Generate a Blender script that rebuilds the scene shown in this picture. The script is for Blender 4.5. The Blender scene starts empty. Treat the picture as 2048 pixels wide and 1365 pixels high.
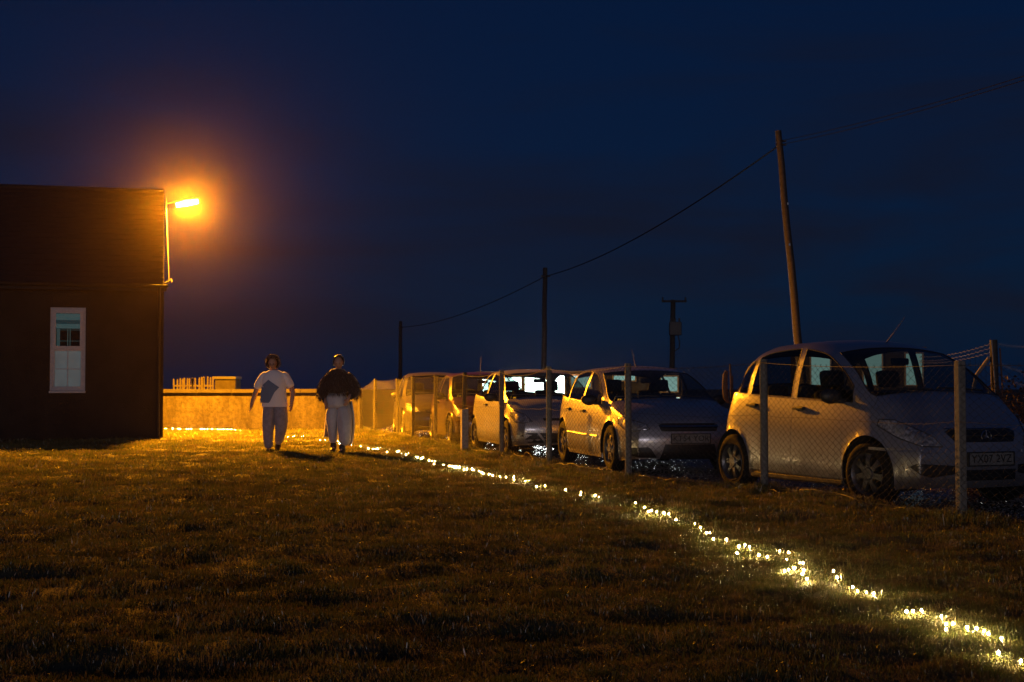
import bpy, bmesh, math, random
import numpy as np
from mathutils import Vector, Matrix, noise
from mathutils.bvhtree import BVHTree

random.seed(7)
rng = np.random.default_rng(7)
R = math.radians
S = bpy.context.scene
C = S.collection

# ------------------------------------------------------------------ camera
F = 2048 * 50.0 / 36.0
CAMZ = 1.10
PITCH = math.atan(94.5 / F)
cam_d = bpy.data.cameras.new('camera')
cam_d.lens = 50; cam_d.sensor_width = 36; cam_d.clip_end = 3000; cam_d.clip_start = .05
cam = bpy.data.objects.new('camera', cam_d); C.objects.link(cam)
cam.location = (0, 0, CAMZ)
cam.rotation_euler = (R(90) + PITCH, 0, 0)
S.camera = cam

# ------------------------------------------------------------------ world, sun, exposure
SUN_EL, SUN_AZ = 4.5, 186.0          # the faint glow of the evening behind the photographer
W = bpy.data.worlds.new('World'); S.world = W; W.use_nodes = True
nt = W.node_tree; nt.nodes.clear()
def nn(t, typ, **kw):
    n = t.nodes.new(typ)
    for k, v in kw.items():
        if k.startswith('i_'):
            key = k[2:]
            n.inputs[int(key) if key.isdigit() else key].default_value = v
        else: setattr(n, k, v)
    return n
out = nn(nt, 'ShaderNodeOutputWorld'); bg = nn(nt, 'ShaderNodeBackground')
sky = nn(nt, 'ShaderNodeTexSky', sky_type='NISHITA', sun_disc=False, sun_elevation=R(SUN_EL), sun_rotation=R(SUN_AZ))
tc = nn(nt, 'ShaderNodeTexCoord')
mp = nn(nt, 'ShaderNodeMapping'); mp.inputs['Scale'].default_value = (1.1, 1.1, 7.0)
nz = nn(nt, 'ShaderNodeTexNoise', i_Scale=2.3, i_Detail=5.0, i_Roughness=.55, i_Distortion=.6)
rp = nn(nt, 'ShaderNodeValToRGB')
rp.color_ramp.elements[0].position = .42; rp.color_ramp.elements[1].position = .64
tint = nn(nt, 'ShaderNodeMix', data_type='RGBA', blend_type='MULTIPLY'); tint.inputs[0].default_value = 1
tint.inputs[7].default_value = (.05, .15, .45, 1)
sx = nn(nt, 'ShaderNodeSeparateXYZ')
# clouds thicken towards the horizon
mr = nn(nt, 'ShaderNodeMapRange'); mr.inputs[1].default_value = .02; mr.inputs[2].default_value = .30
mr.inputs[3].default_value = 1.0; mr.inputs[4].default_value = .25
mul = nn(nt, 'ShaderNodeMath', operation='MULTIPLY')
cl = nn(nt, 'ShaderNodeMix', data_type='RGBA', blend_type='MIX')
flat = nn(nt, 'ShaderNodeMix', data_type='RGBA', blend_type='MIX'); flat.inputs[0].default_value = .80
flat.inputs[7].default_value = (.022, .135, .60, 1)
cl.inputs[7].default_value = (.125, .15, .33, 1)
L = nt.links.new
L(tc.outputs['Generated'], mp.inputs['Vector']); L(mp.outputs[0], nz.inputs['Vector']); L(nz.outputs['Fac'], rp.inputs[0])
L(tc.outputs['Generated'], sx.inputs[0]); L(sx.outputs['Z'], mr.inputs[0])
L(rp.outputs[0], mul.inputs[0]); L(mr.outputs[0], mul.inputs[1])
L(sky.outputs[0], tint.inputs[6]); L(tint.outputs[2], flat.inputs[6]); L(flat.outputs[2], cl.inputs[6]); L(mul.outputs[0], cl.inputs[0])
L(cl.outputs[2], bg.inputs['Color']); bg.inputs['Strength'].default_value = .05
L(bg.outputs[0], out.inputs['Surface'])

sd = bpy.data.lights.new('sun', 'SUN'); sd.energy = .24; sd.angle = R(8); sd.color = (.97, .86, .98)
sun = bpy.data.objects.new('sun', sd); C.objects.link(sun)
# points from behind the camera, slightly to its right
sdir = Vector((-math.sin(R(SUN_AZ)) * math.cos(R(SUN_EL)) * -1, math.cos(R(SUN_AZ)) * math.cos(R(SUN_EL)), math.sin(R(SUN_EL))))
sun.rotation_euler = sdir.to_track_quat('Z', 'Y').to_euler()

S.view_settings.view_transform = 'Standard'; S.view_settings.look = 'None'
S.view_settings.exposure = 0; S.view_settings.gamma = 1; S.view_settings.use_curve_mapping = False
cy = S.cycles
cy.use_denoising = True
cy.max_bounces = 6; cy.diffuse_bounces = 2; cy.glossy_bounces = 3; cy.transmission_bounces = 4
cy.transparent_max_bounces = 24; cy.volume_bounces = 0
cy.caustics_reflective = False; cy.caustics_refractive = False
cy.sample_clamp_indirect = 3.0
cy.use_light_tree = True

# ------------------------------------------------------------------ helpers: projection
def ray(px, py):
    u = (px - 1024) / F; v = (682.5 - py) / F
    c, s = math.cos(PITCH), math.sin(PITCH)
    return Vector((u, c - v * s, s + v * c))
def at(px, py, Y):
    d = ray(px, py); k = Y / d.y
    return Vector((d.x * k, Y, CAMZ + d.z * k))
def ground(px, py, z=0.0):
    d = ray(px, py); k = (z - CAMZ) / d.z
    return Vector((d.x * k, d.y * k, z))

# ------------------------------------------------------------------ helpers: objects
def tag(o, label, cat, group=None):
    o['label'] = label; o['category'] = cat
    if group: o['group'] = group
    return o
def empty(name, loc=(0, 0, 0), rz=0.0, label=None, cat=None, group=None):
    o = bpy.data.objects.new(name, None); C.objects.link(o)
    o.location = loc; o.rotation_euler = (0, 0, rz); o.empty_display_size = .2
    if label: tag(o, label, cat, group)
    return o
def mesh_obj(name, me, mat=None, parent=None):
    o = bpy.data.objects.new(name, me); C.objects.link(o)
    if mat is not None and not me.materials: me.materials.append(mat)
    if parent is not None: o.parent = parent
    return o
def from_data(name, vs, fs, mat=None, parent=None, smooth=False, angle=None):
    me = bpy.data.meshes.new(name); me.from_pydata([tuple(v) for v in vs], [], fs); me.update()
    if smooth: me.polygons.foreach_set('use_smooth', [True] * len(me.polygons))
    o = mesh_obj(name, me, mat, parent)
    if angle: sharpen(me, angle)
    return o
def sharpen(me, angle):
    me.polygons.foreach_set('use_smooth', [True] * len(me.polygons))
    me.set_sharp_from_angle(angle=R(angle))
def from_bm(name, bm, mat=None, parent=None, smooth=None):
    me = bpy.data.meshes.new(name); bm.normal_update(); bm.to_mesh(me); bm.free()
    if smooth: sharpen(me, smooth)
    return mesh_obj(name, me, mat, parent)
def box_bm(bm, c, s, rot=None, bev=0.0):
    r = bmesh.ops.create_cube(bm, size=1.0)
    M = Matrix.Translation(c) @ (rot.to_4x4() if rot else Matrix.Identity(4)) @ Matrix.Diagonal((s[0], s[1], s[2], 1))
    bmesh.ops.transform(bm, matrix=M, verts=r['verts'])
    if bev > 0:
        es = list({e for v in r['verts'] for e in v.link_edges})
        bmesh.ops.bevel(bm, geom=es, offset=bev, segments=2, affect='EDGES', profile=.6)
    return bm
def box(name, c, s, mat, parent=None, rot=None, bev=0.0):
    bm = bmesh.new(); box_bm(bm, c, s, rot, bev)
    return from_bm(name, bm, mat, parent)
def tube_data(pts, r, n=8, cap=True, vs=None, fs=None):
    vs = [] if vs is None else vs; fs = [] if fs is None else fs
    pts = [Vector(p) for p in pts]; rr = r if isinstance(r, (list, tuple)) else [r] * len(pts)
    b0 = len(vs); up = None
    for i, p in enumerate(pts):
        t = (pts[min(i + 1, len(pts) - 1)] - pts[max(i - 1, 0)]).normalized()
        if up is None:
            up = Vector((0, 0, 1)) if abs(t.z) < .9 else Vector((1, 0, 0))
        a = t.cross(up).normalized(); b = a.cross(t).normalized(); up = b
        for k in range(n):
            an = 2 * math.pi * k / n
            vs.append(p + (a * math.cos(an) + b * math.sin(an)) * rr[i])
    for i in range(len(pts) - 1):
        for k in range(n):
            q = b0 + i * n; k2 = (k + 1) % n
            fs.append((q + k, q + k2, q + n + k2, q + n + k))
    if cap:
        fs.append(tuple(b0 + k for k in range(n))[::-1])
        fs.append(tuple(b0 + (len(pts) - 1) * n + k for k in range(n)))
    return vs, fs
def tube(name, pts, r, mat, parent=None, n=8, cap=True):
    vs, fs = tube_data(pts, r, n, cap)
    return from_data(name, vs, fs, mat, parent, angle=50)
def lathe_data(prof, n=24, axis='Z', vs=None, fs=None):
    """prof = list of (radius, height)"""
    vs = [] if vs is None else vs; fs = [] if fs is None else fs
    b0 = len(vs)
    for (r, h) in prof:
        for k in range(n):
            a = 2 * math.pi * k / n
            x, y = r * math.cos(a), r * math.sin(a)
            vs.append((x, y, h) if axis == 'Z' else (x, h, y))
    for i in range(len(prof) - 1):
        for k in range(n):
            k2 = (k + 1) % n; q = b0 + i * n
            f = (q + k, q + k2, q + n + k2, q + n + k)
            fs.append(f if axis == 'Z' else f[::-1])
    return vs, fs
def pchip(tbl):
    xs = np.array([a for a, _ in tbl], float); ys = np.array([b for _, b in tbl], float)
    h = np.diff(xs); d = np.diff(ys) / h
    m = np.zeros(len(xs)); m[0] = d[0]; m[-1] = d[-1]
    for i in range(1, len(xs) - 1):
        if d[i - 1] * d[i] > 0:
            w1 = 2 * h[i] + h[i - 1]; w2 = h[i] + 2 * h[i - 1]
            m[i] = (w1 + w2) / (w1 / d[i - 1] + w2 / d[i])
    def f(x):
        x = min(max(x, xs[0]), xs[-1]); i = int(min(max(np.searchsorted(xs, x) - 1, 0), len(h) - 1))
        t = (x - xs[i]) / h[i]
        return float((2*t**3-3*t**2+1)*ys[i] + (t**3-2*t**2+t)*h[i]*m[i] + (-2*t**3+3*t**2)*ys[i+1] + (t**3-t**2)*h[i]*m[i+1])
    return f

# ------------------------------------------------------------------ materials
def mat_new(name):
    m = bpy.data.materials.new(name); m.use_nodes = True
    t = m.node_tree; t.nodes.clear()
    o = t.nodes.new('ShaderNodeOutputMaterial')
    return m, t, o
def col4(c): return (c[0], c[1], c[2], 1)
def plain(name, c, rough=.6, metal=0.0, spec=.5, var=.0, vscale=20, bump=0.0, bscale=60, coat=0.0, c2=None, vdet=4, bdist=.01):
    m, t, o = mat_new(name)
    p = nn(t, 'ShaderNodeBsdfPrincipled')
    p.inputs['Base Color'].default_value = col4(c); p.inputs['Roughness'].default_value = rough
    p.inputs['Metallic'].default_value = metal; p.inputs['Specular IOR Level'].default_value = spec
    p.inputs['Coat Weight'].default_value = coat; p.inputs['Coat Roughness'].default_value = .08
    t.links.new(p.outputs[0], o.inputs['Surface'])
    tcn = nn(t, 'ShaderNodeTexCoord')
    if var > 0 or c2:
        n = nn(t, 'ShaderNodeTexNoise', i_Scale=vscale, i_Detail=vdet, i_Roughness=.65)
        mx = nn(t, 'ShaderNodeMix', data_type='RGBA')
        c2 = c2 or tuple(x * (1 - var) for x in c)
        mx.inputs[6].default_value = col4(c); mx.inputs[7].default_value = col4(c2)
        r = nn(t, 'ShaderNodeMapRange'); r.inputs[1].default_value = .38; r.inputs[2].default_value = .62
        t.links.new(tcn.outputs['Object'], n.inputs['Vector']); t.links.new(n.outputs['Fac'], r.inputs[0])
        t.links.new(r.outputs[0], mx.inputs[0]); t.links.new(mx.outputs[2], p.inputs['Base Color'])
    if bump > 0:
        n2 = nn(t, 'ShaderNodeTexNoise', i_Scale=bscale, i_Detail=5.0, i_Roughness=.7)
        b = nn(t, 'ShaderNodeBump', i_Strength=bump, i_Distance=bdist)
        t.links.new(tcn.outputs['Object'], n2.inputs['Vector']); t.links.new(n2.outputs['Fac'], b.inputs['Height'])
        t.links.new(b.outputs[0], p.inputs['Normal'])
    return m
def emit(name, c, s):
    m, t, o = mat_new(name)
    e = nn(t, 'ShaderNodeEmission'); e.inputs[0].default_value = col4(c); e.inputs[1].default_value = s
    t.links.new(e.outputs[0], o.inputs['Surface']); return m
def paint(name, c, metal=.9, rough=.30, drops=.25):
    """car paint under a clear coat, beaded with drizzle, road dirt low down"""
    m, t, o = mat_new(name)
    p = nn(t, 'ShaderNodeBsdfPrincipled')
    p.inputs['Metallic'].default_value = metal; p.inputs['Roughness'].default_value = rough
    p.inputs['Coat Weight'].default_value = .7; p.inputs['Coat Roughness'].default_value = .10
    tcn = nn(t, 'ShaderNodeTexCoord'); sp = nn(t, 'ShaderNodeSeparateXYZ')
    t.links.new(tcn.outputs['Object'], sp.inputs[0])
    r = nn(t, 'ShaderNodeMapRange'); r.inputs[1].default_value = .62; r.inputs[2].default_value = .22
    n = nn(t, 'ShaderNodeTexNoise', i_Scale=9.0, i_Detail=6.0, i_Roughness=.7)
    t.links.new(tcn.outputs['Object'], n.inputs['Vector'])
    mu = nn(t, 'ShaderNodeMath', operation='MULTIPLY'); t.links.new(sp.outputs['Z'], r.inputs[0])
    t.links.new(r.outputs[0], mu.inputs[0]); t.links.new(n.outputs['Fac'], mu.inputs[1])
    mx = nn(t, 'ShaderNodeMix', data_type='RGBA'); mx.inputs[6].default_value = col4(c)
    mx.inputs[7].default_value = (.06, .05, .04, 1)
    t.links.new(mu.outputs[0], mx.inputs[0]); t.links.new(mx.outputs[2], p.inputs['Base Color'])
    v = nn(t, 'ShaderNodeTexVoronoi', i_Scale=95.0); v.feature = 'F1'
    r2 = nn(t, 'ShaderNodeMapRange'); r2.inputs[1].default_value = .0; r2.inputs[2].default_value = .28
    r2.inputs[3].default_value = 1; r2.inputs[4].default_value = 0
    b = nn(t, 'ShaderNodeBump', i_Strength=drops, i_Distance=.002)
    t.links.new(tcn.outputs['Object'], v.inputs['Vector']); t.links.new(v.outputs['Distance'], r2.inputs[0])
    t.links.new(r2.outputs[0], b.inputs['Height']); t.links.new(b.outputs[0], p.inputs['Normal'])
    b2 = nn(t, 'ShaderNodeBump', i_Strength=drops, i_Distance=.002)
    t.links.new(r2.outputs[0], b2.inputs['Height']); t.links.new(b2.outputs[0], p.inputs['Coat Normal'])
    t.links.new(p.outputs[0], o.inputs['Surface']); return m
def glass(name, tintc=(.55, .62, .6), wet=.15):
    m, t, o = mat_new(name)
    tr = nn(t, 'ShaderNodeBsdfTransparent'); tr.inputs[0].default_value = col4(tintc)
    g = nn(t, 'ShaderNodeBsdfGlossy'); g.inputs['Roughness'].default_value = .04
    lw = nn(t, 'ShaderNodeLayerWeight'); lw.inputs[0].default_value = .5
    pw = nn(t, 'ShaderNodeMath', operation='POWER'); pw.inputs[1].default_value = 5.0
    fr = nn(t, 'ShaderNodeMapRange'); fr.inputs[3].default_value = .05; fr.inputs[4].default_value = 1.0
    t.links.new(lw.outputs['Facing'], pw.inputs[0]); t.links.new(pw.outputs[0], fr.inputs[0])
    mx = nn(t, 'ShaderNodeMixShader')
    tcn = nn(t, 'ShaderNodeTexCoord')
    v = nn(t, 'ShaderNodeTexVoronoi', i_Scale=70.0)
    r2 = nn(t, 'ShaderNodeMapRange'); r2.inputs[1].default_value = 0; r2.inputs[2].default_value = .25; r2.inputs[3].default_value = 1; r2.inputs[4].default_value = 0
    b = nn(t, 'ShaderNodeBump', i_Strength=wet, i_Distance=.002)
    t.links.new(tcn.outputs['Object'], v.inputs['Vector']); t.links.new(v.outputs['Distance'], r2.inputs[0])
    t.links.new(r2.outputs[0], b.inputs['Height']); t.links.new(b.outputs[0], g.inputs['Normal'])
    t.links.new(fr.outputs[0], mx.inputs[0]); t.links.new(tr.outputs[0], mx.inputs[1]); t.links.new(g.outputs[0], mx.inputs[2])
    t.links.new(mx.outputs[0], o.inputs['Surface']); return m

M = {}
M['black'] = plain('black_plastic', (.018, .018, .02), .5, bump=.1, bscale=200)
M['rubber'] = plain('tyre_rubber', (.011, .011, .012), .85, spec=.25, bump=.3, bscale=120, var=.3)
M['under'] = plain('underbody', (.012, .012, .012), .85)
M['fabric'] = plain('seat_fabric', (.03, .03, .033), .95)
M['liner'] = plain('headliner', (.16, .155, .15), .9)
M['glass'] = glass('car_glass')
M['lamp_glass'] = plain('headlamp_lens', (.50, .50, .54), .22, metal=.25, spec=.8, var=.75, vscale=24, coat=1)
M['chrome'] = plain('bright_trim', (.55, .55, .56), .22, metal=1.0)
M['alloy'] = plain('alloy', (.15, .15, .155), .38, metal=.7, var=.4, vscale=18)
M['plate'] = plain('plate_white', (.17, .17, .165), .45, var=.2)
M['ink'] = plain('plate_ink', (.01, .01, .01), .5)
M['galv'] = plain('galvanised_wire', (.055, .055, .055), .55, metal=.3, var=.35, vscale=8)
M['dimmed_post'] = plain('dimmed_post', (.045, .04, .036), .8, var=.4, vscale=30, bump=.5, bscale=90)  # darker copy of the post colour, tones down lamp light on far posts
M['post'] = plain('weathered_post', (.155, .15, .145), .75, var=.35, vscale=30, bump=.5, bscale=90)
M['pole_wood'] = plain('darkened_pole', (.035, .030, .026), .85, var=.5, vscale=8, bump=.5)  # colour darkened so the far poles stay silhouettes under the lamp
M['wood'] = plain('weathered_wood', (.055, .045, .038), .8, var=.5, vscale=12, bump=.6, bscale=30)
M['pale_wood'] = plain('pale_wood', (.34, .29, .24), .75, var=.4, vscale=16, bump=.5, bscale=50)
M['rust'] = plain('rusty_steel', (.16, .07, .04), .8, var=.5, vscale=22, bump=.4)
M['upvc'] = plain('window_plastic', (.42, .40, .40), .45, var=.15)
M['dark'] = plain('dark_metal', (.03, .03, .032), .6)
M['slate'] = plain('roof_slate', (.012, .011, .011), .8, var=.5, vscale=6, bump=.4, bscale=14)
M['roughcast'] = plain('dark_roughcast', (.022, .018, .014), .95, c2=(.012, .010, .008), vscale=1.4, bump=.9, bscale=55, bdist=.02)

# ------------------------------------------------------------------ terrain
FP = [(7.6, 5.2), (5.35, 8.2), (3.64, 11.54), (2.62, 14.80), (1.38, 16.90), (.51, 19.55), (-.16, 22.2), (-.86, 24.9), (-1.50, 27.9),
      (-2.02, 29.1), (-2.53, 31.6), (-3.20, 33.3), (-3.72, 35.1), (-3.95, 36.7)]
fence_x = pchip([(b, a) for a, b in FP])
def lawn_h(x, y):
    v = Vector((x, y, 0))
    h = .050 * noise.noise(v * .55) + .045 * noise.noise(v * 1.7 + Vector((5, 3, 0))) + .028 * noise.noise(v * 3.7 + Vector((1, 9, 0))) + .012 * noise.noise(v * 9.0)
    d = fence_x(min(max(y, 5.2), 36.7)) - x
    h += .05 * math.exp(-(d / .35) ** 2)
    return h
LAWN = plain('lawn_soil', (.070, .062, .026), .9, c2=(.11, .095, .035), vscale=9, bump=.8, bscale=50, bdist=.02)
far_ground = from_data('ground', [(-900, -200, -.16), (900, -200, -.16), (900, 1600, -.16), (-900, 1600, -.16)], [(0, 1, 2, 3)],
                       plain('rough_pasture', (.035, .034, .018), .95, var=.4, vscale=.3))
far_ground['kind'] = 'structure'
def grid_terrain(name, xs, ys, hf, mat):
    vs = []; fs = []
    for y in ys:
        for x in xs(y): vs.append((x, y, hf(x, y)))
    n = len(xs(ys[0]))
    for j in range(len(ys) - 1):
        for i in range(n - 1):
            a = j * n + i; fs.append((a, a + 1, a + 1 + n, a + n))
    o = from_data(name, vs, fs, mat, smooth=True); o['kind'] = 'structure'; return o
ys_l = list(np.arange(3.0, 37.3, .11))
lawn = grid_terrain('lawn', lambda y: list(np.linspace(-15.5, fence_x(min(max(y, 5.2), 36.7)) + .32, 170)), ys_l, lawn_h, LAWN)
GRAV = plain('wet_gravel_bed', (.055, .052, .048), .20, spec=.8, c2=(.02, .02, .02), vscale=60, bump=.30, bscale=45, bdist=.012)
def grav_h(x, y):
    v = Vector((x, y, 2)); return -.035 + .02 * noise.noise(v * .8) + .008 * noise.noise(v * 3.5)
cp = grid_terrain('car_park', lambda y: list(np.linspace(fence_x(min(max(y, 5.2), 36.7)) + .28, fence_x(min(max(y, 5.2), 36.7)) + 26, 110)),
                  list(np.arange(4, 80, .5)), grav_h, GRAV)

# leaves, blades and stones are scattered by geometry nodes over points laid out here
def src_collection(name, metas):
    col = bpy.data.collections.new(name)
    for k, me in enumerate(metas): col.objects.link(bpy.data.objects.new(name, me))
    return col
def scatter(name, pts, rot, scl, col, n_src, tilt=False):
    me = bpy.data.meshes.new(name); me.from_pydata([tuple(p) for p in pts], [], [])
    a = me.attributes.new('rot', 'FLOAT_VECTOR', 'POINT'); a.data.foreach_set('vector', np.asarray(rot, np.float32).ravel())
    a = me.attributes.new('scl', 'FLOAT_VECTOR', 'POINT'); a.data.foreach_set('vector', np.asarray(scl, np.float32).ravel())
    a = me.attributes.new('pick', 'INT', 'POINT'); a.data.foreach_set('value', rng.integers(0, n_src, len(pts)).astype(np.int32))
    o = bpy.data.objects.new(name, me); C.objects.link(o)
    g = bpy.data.node_groups.new(name, 'GeometryNodeTree')
    g.interface.new_socket('Geometry', in_out='INPUT', socket_type='NodeSocketGeometry')
    g.interface.new_socket('Geometry', in_out='OUTPUT', socket_type='NodeSocketGeometry')
    gi = nn(g, 'NodeGroupInput'); go = nn(g, 'NodeGroupOutput')
    ip = nn(g, 'GeometryNodeInstanceOnPoints'); ci = nn(g, 'GeometryNodeCollectionInfo')
    ci.inputs['Collection'].default_value = col; ci.inputs['Separate Children'].default_value = True
    ip.inputs['Pick Instance'].default_value = True
    na = nn(g, 'GeometryNodeInputNamedAttribute', data_type='FLOAT_VECTOR'); na.inputs[0].default_value = 'rot'
    ns = nn(g, 'GeometryNodeInputNamedAttribute', data_type='FLOAT_VECTOR'); ns.inputs[0].default_value = 'scl'
    npk = nn(g, 'GeometryNodeInputNamedAttribute', data_type='INT'); npk.inputs[0].default_value = 'pick'
    g.links.new(gi.outputs[0], ip.inputs['Points']); g.links.new(ci.outputs[0], ip.inputs['Instance'])
    g.links.new(na.outputs[0], ip.inputs['Rotation']); g.links.new(ns.outputs[0], ip.inputs['Scale'])
    g.links.new(npk.outputs[0], ip.inputs['Instance Index'])
    g.links.new(ip.outputs[0], go.inputs[0])
    md = o.modifiers.new('scatter', 'NODES'); md.node_group = g
    return o

def grass_mat():
    m, t, o = mat_new('grass_blades')
    oi = nn(t, 'ShaderNodeObjectInfo'); r = nn(t, 'ShaderNodeValToRGB')
    e = r.color_ramp.elements
    e[0].color = (.075, .105, .022, 1); e[1].position = 1; e[1].color = (.200, .170, .060, 1)
    x = e.new(.55); x.color = (.120, .140, .035, 1)
    x = e.new(.85); x.color = (.210, .165, .070, 1)
    geo = nn(t, 'ShaderNodeNewGeometry')
    nz_ = nn(t, 'ShaderNodeTexNoise', i_Scale=.9, i_Detail=4.0)
    t.links.new(geo.outputs['Position'], nz_.inputs['Vector'])
    rr = nn(t, 'ShaderNodeMapRange'); rr.inputs[1].default_value = .3; rr.inputs[2].default_value = .7; rr.inputs[3].default_value = .45; rr.inputs[4].default_value = 1.15
    t.links.new(nz_.outputs['Fac'], rr.inputs[0])
    hs = nn(t, 'ShaderNodeHueSaturation'); t.links.new(rr.outputs[0], hs.inputs['Value'])
    t.links.new(oi.outputs['Random'], r.inputs[0]); t.links.new(r.outputs[0], hs.inputs['Color'])
    d = nn(t, 'ShaderNodeBsdfDiffuse'); tl = nn(t, 'ShaderNodeBsdfTranslucent'); gl = nn(t, 'ShaderNodeBsdfGlossy'); gl.inputs['Roughness'].default_value = .32
    gl.inputs['Color'].default_value = (.9, .9, .9, 1)
    m1 = nn(t, 'ShaderNodeMixShader'); m1.inputs[0].default_value = .45
    m2 = nn(t, 'ShaderNodeMixShader'); m2.inputs[0].default_value = .045
    t.links.new(hs.outputs[0], d.inputs[0]); t.links.new(hs.outputs[0], tl.inputs[0])
    t.links.new(d.outputs[0], m1.inputs[1]); t.links.new(tl.outputs[0], m1.inputs[2])
    t.links.new(m1.outputs[0], m2.inputs[1]); t.links.new(gl.outputs[0], m2.inputs[2])
    t.links.new(m2.outputs[0], o.inputs['Surface']); return m
GM = grass_mat()
def tuft(nb, rad, h0, h1, w, lean):
    vs = []; fs = []
    for _ in range(nb):
        a = random.uniform(0, 6.283); r_ = rad * math.sqrt(random.random()); bx, by = r_ * math.cos(a), r_ * math.sin(a)
        h = random.uniform(h0, h1); la = random.uniform(0, 6.283); ll = h * random.uniform(.1, lean)
        dx, dy = math.cos(la), math.sin(la); fa = random.uniform(0, 3.14); wx, wy = math.cos(fa) * w / 2, math.sin(fa) * w / 2
        b = len(vs)
        vs += [(bx - wx, by - wy, -.01), (bx + wx, by + wy, -.01),
               (bx - wx * .8 + dx * ll * .35, by - wy * .8 + dy * ll * .35, h * .6), (bx + wx * .8 + dx * ll * .35, by + wy * .8 + dy * ll * .35, h * .6),
               (bx + dx * ll, by + dy * ll, h)]
        fs += [(b, b + 1, b + 3, b + 2), (b + 2, b + 3, b + 4)]
    me = bpy.data.meshes.new('tuft'); me.from_pydata(vs, [], fs); me.materials.append(GM); return me
tufts = [tuft(34, .078, .010, .025, .0033, 1.1) for _ in range(5)] + [tuft(22, .07, .014, .036, .004, 1.2) for _ in range(2)] + [tuft(16, .06, .012, .03, .005, 1.5) for _ in range(2)]
tcol = src_collection('grass_tuft', tufts)
pts = []; scl = []
def add_tufts(y0, y1, dens, s):
    xa, xb = -.40 * y1, .40 * y1
    n = int((xb - xa) * (y1 - y0) * dens)
    X = rng.uniform(xa, xb, n); Y = rng.uniform(y0, y1, n)
    for x, y in zip(X, Y):
        if abs(x) > .39 * y + .3: continue
        fx = fence_x(min(max(y, 5.2), 36.7))
        if x > fx + .25: continue
        if x > fx - .1 and random.random() < .55: continue
        c = noise.noise(Vector((x * 2.6, y * 2.6, 7))) * .6 + noise.noise(Vector((x * 7, y * 7, 1))) * .4
        if random.random() < -.15 - c: continue
        k = s * (1.0 + .55 * c) * random.uniform(.75, 1.25)
        pts.append((x, y, lawn_h(x, y))); scl.append((s * 1.1, s * 1.1, max(.35, k)))
add_tufts(4.2, 7, 480, .82); add_tufts(7, 11, 340, .92); add_tufts(11, 17, 190, 1.2); add_tufts(17, 25, 110, 1.45); add_tufts(25, 37, 60, 1.8)
for (fx_, fy_) in FP[1:]:      # longer unmown grass round each fence post
    for _ in range(70):
        x = fx_ + random.gauss(-.02, .10); y = fy_ + random.gauss(-.05, .12)
        pts.append((x, y, lawn_h(x, y))); scl.append((1.1, 1.1, random.uniform(1.4, 3.6)))
for _ in range(1500):
    y = random.uniform(7, 36); x = fence_x(y) + random.gauss(.0, .07); pts.append((x, y, lawn_h(x, y))); scl.append((1.2, 1.2, random.uniform(1.0, 2.4)))
for _ in range(420):           # stray taller clumps over the lawn
    y = random.uniform(4.6, 20); x = random.uniform(-.38 * y, fence_x(max(y, 5.2)) - .1); pts.append((x, y, lawn_h(x, y))); scl.append((1.3, 1.3, random.uniform(1.5, 2.3)))
rot = np.zeros((len(pts), 3)); rot[:, 2] = rng.uniform(0, 6.283, len(pts)); rot[:, :2] = rng.normal(0, .12, (len(pts), 2))
print('tufts', len(pts))
go_ = scatter('grass', pts, rot, scl, tcol, len(tufts))
tag(go_, 'short damp lawn grass, orange under the lamp and green by the string lights', 'grass'); go_['kind'] = 'stuff'

# gravel stones
SM = plain('wet_stone', (.17, .165, .16), .19, spec=.9, c2=(.05, .048, .045), vscale=40, bump=.12, bscale=150)
stones = []
for k in range(5):
    bm = bmesh.new(); bmesh.ops.create_icosphere(bm, subdivisions=1, radius=.5)
    for v in bm.verts: v.co *= random.uniform(.7, 1.15)
    for v in bm.verts: v.co.z = max(-.3, min(.16, v.co.z * .6))
    me = bpy.data.meshes.new('stone'); bm.to_mesh(me); bm.free(); me.materials.append(SM); stones.append(me)
scol = src_collection('gravel_stone', stones)
pts2 = []; scl2 = []
for (y0, y1, dens, s) in ((9, 16, 260, .030), (16, 24, 640, .024), (24, 34, 150, .045), (34, 50, 40, .06)):
    xa, xb = -.25 * y1, .38 * y1; n = int((xb - xa) * (y1 - y0) * dens)
    X = rng.uniform(xa, xb, n); Y = rng.uniform(y0, y1, n); Q = rng.uniform(.55, 1.5, n)
    for x, y, q in zip(X, Y, Q):
        if x < fence_x(min(y, 36.7)) + .3 or x > .38 * y: continue
        if x > fence_x(min(y, 36.7)) + 6.5: continue
        pts2.append((x, y, grav_h(x, y) + .003)); scl2.append((s * q, s * q * .9, s * q * .8))
rot2 = rng.normal(0, .16, (len(pts2), 3)); rot2[:, 2] = rng.uniform(-3, 3, len(pts2))
print('stones', len(pts2))
g2 = scatter('gravel', pts2, rot2, scl2, scol, len(stones))
tag(g2, 'wet grey gravel glinting white under the parked cars', 'gravel'); g2['kind'] = 'stuff'

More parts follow.
